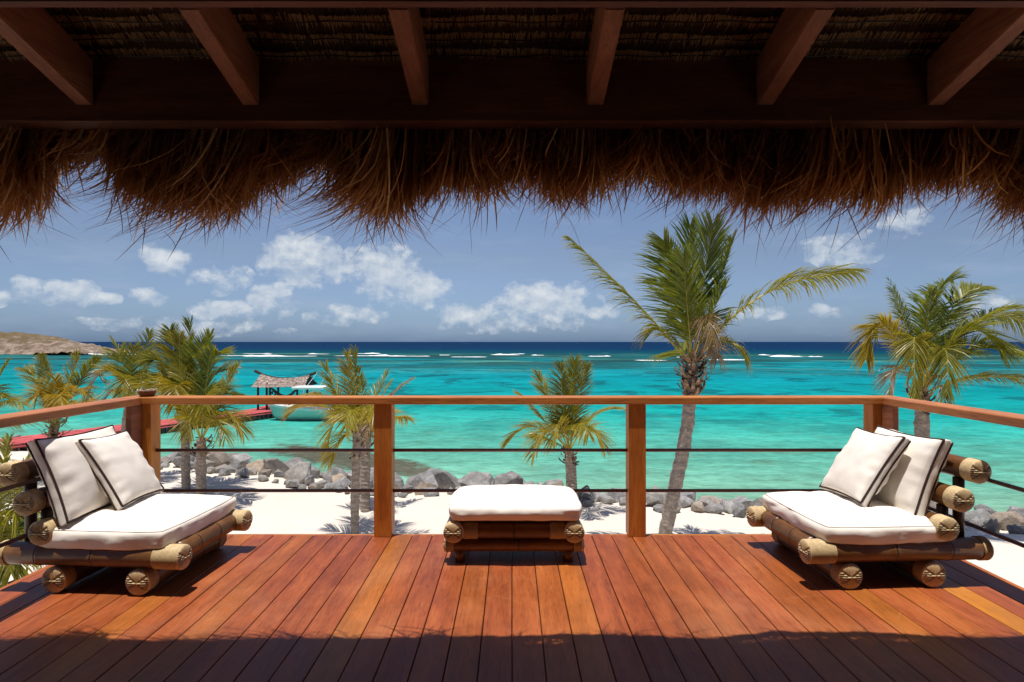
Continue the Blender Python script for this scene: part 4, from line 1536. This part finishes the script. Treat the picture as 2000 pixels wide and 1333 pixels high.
RM = [rock_mesh(i) for i in range(18)]
SECT = [(60, 'at the left edge beside the jetty'), (285, 'left of the corner post'), (345, 'between corner post and left palm pair'), (415, 'right behind the left palm pair'), (470, 'just right of the left palm pair'),
        (530, 'beyond the left chair cushion end'), (610, 'below the moored boat'), (665, 'just left of the slim palm'), (735, 'behind the slim palm'), (800, 'just right of the near railing post'),
        (880, 'left of the ottoman'), (960, 'behind the left end of the ottoman'), (1050, 'behind the middle of the ottoman'), (1135, 'behind the right end of the ottoman'),
        (1185, 'just right of the ottoman'), (1225, 'left of the second railing post'), (1300, 'between second railing post and tall palm'), (1350, 'just right of the tall palm'), (1410, 'midway from tall palm to right chair'),
        (1475, 'just left of the right chair'), (1690, 'behind the right chair seat'), (1860, 'behind the right chair back'), (1930, 'right of the right chair back'), (99999, 'at the right edge below the side rail')]
placed = []


def put_rock(x, y, size, tone, sink=.25):
    for (a, b, s) in placed:
        if (a - x) ** 2 + (b - y) ** 2 < (.40 * (s + size)) ** 2:
            return False
    placed.append((x, y, size))
    o = link('boulder', rnd.choice(RM), None, (x, y, max(sand_z(x, y), -3.62) + size * (.42 - sink)), (rnd.uniform(-.4, .4), rnd.uniform(-.4, .4), rnd.uniform(0, 6.28)))
    o.scale = (size * rnd.uniform(.9, 1.25), size * rnd.uniform(.85, 1.1), size * rnd.uniform(.85, 1.15))
    o['tone'] = tone
    px_ = x / y * F + 1000
    where = next(m for (a, m) in SECT if px_ < a)
    dd = shore(x) - y
    row = 'in the shallows' if dd < .9 else 'in the middle row' if dd < 1.9 else 'on the sand edge'
    sz = 'large' if size > .95 else 'small' if size < .55 else 'mid-sized'
    colr = 'brownish' if tone > .5 else 'pale' if tone > .2 else 'grey'
    tag(o, f'{sz} {colr} boulder {row}, {where}', 'boulder', 'boulders along the shore')
    return True


def tone_pick():
    q = rnd.random()
    return rnd.uniform(.55, .9) if q < .10 else rnd.uniform(.22, .4) if q < .32 else rnd.uniform(0, .12)


for pas, (n, lo, hi, d0, d1) in enumerate(((58, .8, 1.2, .5, 2.0), (85, .5, .8, .1, 2.7), (110, .25, .5, .2, 3.2))):
    got = tries = 0
    while got < n and tries < 5000:
        tries += 1
        x = rnd.uniform(-17.3, 14.8)
        wid = .75 if x > 2 else 1.0
        y = shore(x) - rnd.uniform(d0, d1) * wid
        got += put_rock(x, y, rnd.uniform(lo, hi) * (.9 if x > 2 else 1.0), tone_pick())
for (px, py, s) in ((20, 856, 1.2), (52, 861, .9), (-15, 862, 1.1)):
    Y = 4.75 * F / (py + 12 - 668)
    put_rock((px - 1000) / F * Y, Y, s, .15)

# ------------------------------------------------------------------ jetty, shelter, hammock, boat
M_RED = simple('red_boards', (.46, .085, .085), .7, .2, 1.6, .4)
M_PILE = simple('pile_wood', (.060, .038, .034), .8, .2, 6, .4)
jt = thing('jetty', 'long red boarded jetty on dark piles running out to the shelter', 'jetty')
J0, J1 = Vector((-22.4, 24.0, -3.05)), Vector((-15.1, 38.2, -3.05))
jd = (J1 - J0).normalized()
jn = Vector((-jd.y, jd.x, 0))
JW = 2.3
mb = MB()
n = 110
L = (J1 - J0).length
for i in range(n):
    a, b = J0 + jd * (L * i / n + .006), J0 + jd * (L * (i + 1) / n - .006)
    z = rnd.uniform(-.006, .006)
    V = [a, b, b + jn * JW, a + jn * JW]
    V = [v + Vector((0, 0, z)) for v in V] + [v + Vector((0, 0, z - .05)) for v in V]
    mb.add(V, [(0, 1, 2, 3), (7, 6, 5, 4), (0, 4, 5, 1), (1, 5, 6, 2), (2, 6, 7, 3), (3, 7, 4, 0)])
o = link('boards', mb.mesh('boards', [M_RED]), jt)
o['kind'] = 'stuff'
for k in (0.04, JW - .04):
    a, b = J0 + jn * k - Vector((0, 0, .12)), J1 + jn * k - Vector((0, 0, .12))
    V, Fc = tube([a, b], .07, 4)
    link('stringer', mesh_np('stringer', V, Fc, [M_RED if k < 1 else M_PILE]), jt)
pile = mesh_np('pile', *tube([(0, 0, -.9), (0, 0, -.06)], .07, 8), [M_PILE], smooth=True)
for i in range(46):
    p = J0 + jd * (L * (i + .5) / 46)
    for k in ((.06, JW - .06) if i % 3 == 0 else (.06,)):
        q = p + jn * k
        link('pile', pile, jt, (q.x, q.y, -3.05))
# platform at the end
PX, PY = -15.25, 39.6
link('platform', box_mesh('platform', PX - 2.0, PX + 2.2, PY - 1.4, PY + 1.6, -3.12, -3.06, M_RED, 0), jt)

M_SHINGLE, T = mat('cedar_shingle')
tt = gattr(T)
T.bsdf(T.ramp(tt, [(0., (.16, .115, .09)), (.5, (.34, .26, .215)), (1., (.52, .43, .37))]), .85, .15)
sh = thing('shelter', 'open shelter with a sagging shingled roof at the end of the jetty', 'shelter', (PX, PY, -3.06))
for x in (-1.42, -.85, 1.15):
    for y in (-.95, .95):
        link('post', mesh_np('post', *tube([(x, y, 0), (x, y, 1.72)], .075, 8), [M_PILE], smooth=True), sh)


def ridge(x): return 2.02 + .30 * (abs(x) / 1.75) ** 2.0 + .05 * x / 1.75 * -1


for s in (-1, 1):
    mb = MB()
    rows, cols = 13, 34
    for rI in range(rows):
        for cI in range(cols):
            half = 1.62
            x0 = -half - .22 * (1 - rI / rows) * -.2 - .0 + (2 * half) * (cI + (.5 if rI % 2 else 0)) / cols
            x1 = x0 + 2 * half / cols - .012
            if x1 > half + .05: continue
            f0, f1 = rI / rows, (rI + 1.25) / rows          # 0 eave .. 1 ridge
            j = rnd.uniform(-.015, .015)

            def pt(x, f, up):
                sp = 1.0 + .13 * (1 - f) * .6
                yy = s * (1.38 * (1 - f))
                zz = 1.50 + (ridge(x) - 1.50) * f + .02 * math.sin(x * 2)
                return (x * sp, yy, zz + up)
            u0 = .030 + j * .5
            V = [pt(x0, f0 + j * .4, u0), pt(x1, f0 + j * .4, u0), pt(x1, min(f1, 1), .008), pt(x0, min(f1, 1), .008)]
            V += [(v[0], v[1], v[2] - .025) for v in V]
            tn = min(1, max(0, rnd.gauss(.58, .25)))
            mb.add(V, [(0, 1, 2, 3), (7, 6, 5, 4), (0, 4, 5, 1), (1, 5, 6, 2), (3, 7, 4, 0)], 0, tn)
    o = link('shingles', mb.mesh('shingles', [M_SHINGLE]), sh)
    o['kind'] = 'stuff'
mb = MB()
V, Fc = tube([(x, 0, ridge(x) - .02 + (.10 * (abs(x) - 1.6) if abs(x) > 1.6 else 0)) for x in np.linspace(-2.05, 2.05, 15)], [.10 if abs(x) > 1.75 else .06 for x in np.linspace(-2.05, 2.05, 15)], 6)
mb.add(V, Fc)
link('ridge_pole', mb.mesh('ridge_pole', [M_PILE]), sh)
for x in (-1.55, 1.60):
    mb = MB()
    V = [(x, -1.3, 1.50), (x, 1.3, 1.50), (x, 0, ridge(x) - .05), (x + .04, -1.3, 1.50), (x + .04, 1.3, 1.50), (x + .04, 0, ridge(x) - .05)]
    mb.add(V, [(0, 1, 2), (5, 4, 3), (0, 3, 4, 1), (1, 4, 5, 2), (2, 5, 3, 0)])
    link('gable', mb.mesh('gable', [M_PILE]), sh)
for y in (-1.0, 1.0):
    link('eave_rail', mesh_np('eave_rail', *tube([(-1.7, y, 1.62), (1.7, y, 1.62)], .05, 6), [M_PILE]), sh)

M_NET = simple('hammock_cloth', (.085, .10, .085), .9, .1, 12, .4)
mb = MB()
n = 20
for i in range(n + 1):
    s = -1 + 2 * i / n
    x = s * .98
    z = 1.50 - .72 * (1 - s * s)
    w = .34 * (1 - s ** 4) + .02
    mb.V += [(x, -w, z + .10 * (1 - s ** 4)), (x, 0, z - .06 * (1 - s ** 4)), (x, w, z + .10 * (1 - s ** 4))]
    mb.T += [0, 0, 0]
for i in range(n):
    a = i * 3
    mb.F += [(a, a + 1, a + 4, a + 3), (a + 1, a + 2, a + 5, a + 4)]
    mb.I += [0, 0]
for i in range(3, n - 2, 2):                                   # fringe tassels
    s = -1 + 2 * i / n
    x, z = s * .98, 1.50 - .72 * (1 - s * s) + .08
    V, Fc = tube([(x, -.35, z), (x, -.36, z - .20)], [.05, .09], 5)
    mb.add(V, Fc)
hm = link('hammock', mb.mesh('hammock', [M_NET]), None, (PX + .15, PY - .5, -3.06))
tag(hm, 'dark fringed hammock slung under the shelter roof', 'hammock')

# boat
M_HULL = simple('boat_white', (.78, .80, .78), .3, .5, 2, .05)
M_BOTTOM = simple('hull_green_reflection', (.42, .62, .54), .35, .4, 2, .08)  # green reflection off the water, put into the lower hull colour
bt = thing('motor_boat', 'white motor boat with hard canopy moored beside the jetty end', 'boat', (-12.6, 36.9, -3.5), 0)
BL, BB = 5.6, 1.9
n = 22
V, Fc, I = [], [], []
for i in range(n + 1):
    s = i / n                                      # 0 bow .. 1 stern
    wb = BB / 2 * min(1, (s * 2.4)) ** .55 * (1 - .08 * s)
    zs = .98 - .34 * s + .1 * (1 - s) ** 3          # sheer
    rake = .85 * (1 - s) ** 3
    x = -BL / 2 + BL * s
    chine = .30
    V += [(x, -wb, zs), (x + rake * .15, -wb * .97, zs - .14), (x + rake * .5, -wb * .72, chine), (x + rake, 0, -.25), (x + rake * .5, wb * .72, chine), (x + rake * .15, wb * .97, zs - .14), (x, wb, zs)]
for i in range(n):
    for j in range(6):
        a = i * 7 + j
        Fc.append((a, a + 1, a + 8, a + 7))
        I.append(0 if j in (0, 5) else 1)
Fc.append(tuple(n * 7 + j for j in range(7)))
I.append(0)
link('hull', mesh_np('hull', V, Fc, [M_HULL, M_BOTTOM], I, smooth=True), bt)
dk = []
for i in range(n + 1):
    dk += [V[i * 7], V[i * 7 + 6]]
dk = [(x, y * .97, z - .05) for (x, y, z) in dk]
link('boat_deck', mesh_np('boat_deck', dk, [(2 * i, 2 * i + 1, 2 * i + 3, 2 * i + 2) for i in range(n)], [M_HULL]), bt)
link('console', box_mesh('console', -.3, .5, -.4, .4, .7, 1.35, M_HULL, .05, 2), bt)
link('canopy', box_mesh('canopy', -.95, 1.0, -.75, .75, 1.98, 2.12, M_HULL, .05, 3), bt)
for (x0, x1) in ((-.45, -.25), (.55, .35)):
    for y in (-.55, .55):
        link('canopy_leg', mesh_np('canopy_leg', *tube([(x0, y, .7), ((x0 + x1) / 2, y, 1.4), (x1, y * .95, 1.99)], .035, 6), [M_HULL], smooth=True), bt)
for y in (-.5, .5):
    link('brace', mesh_np('brace', *tube([(-.35, y, 1.0), (.35, y, 1.9)], .025, 6), [M_HULL]), bt)
link('antenna', mesh_np('antenna', *tube([(-.3, .1, 2.1), (.35, .1, 2.95)], .014, 5), [M_HULL]), bt)
link('antenna', mesh_np('antenna', *tube([(.6, -.2, 2.1), (.95, -.2, 2.75)], .012, 5), [M_HULL]), bt)
link('outboard_motor', box_mesh('outboard_motor', 2.75, 3.1, -.2, .2, .1, .95, M_PILE, .06, 2), bt)
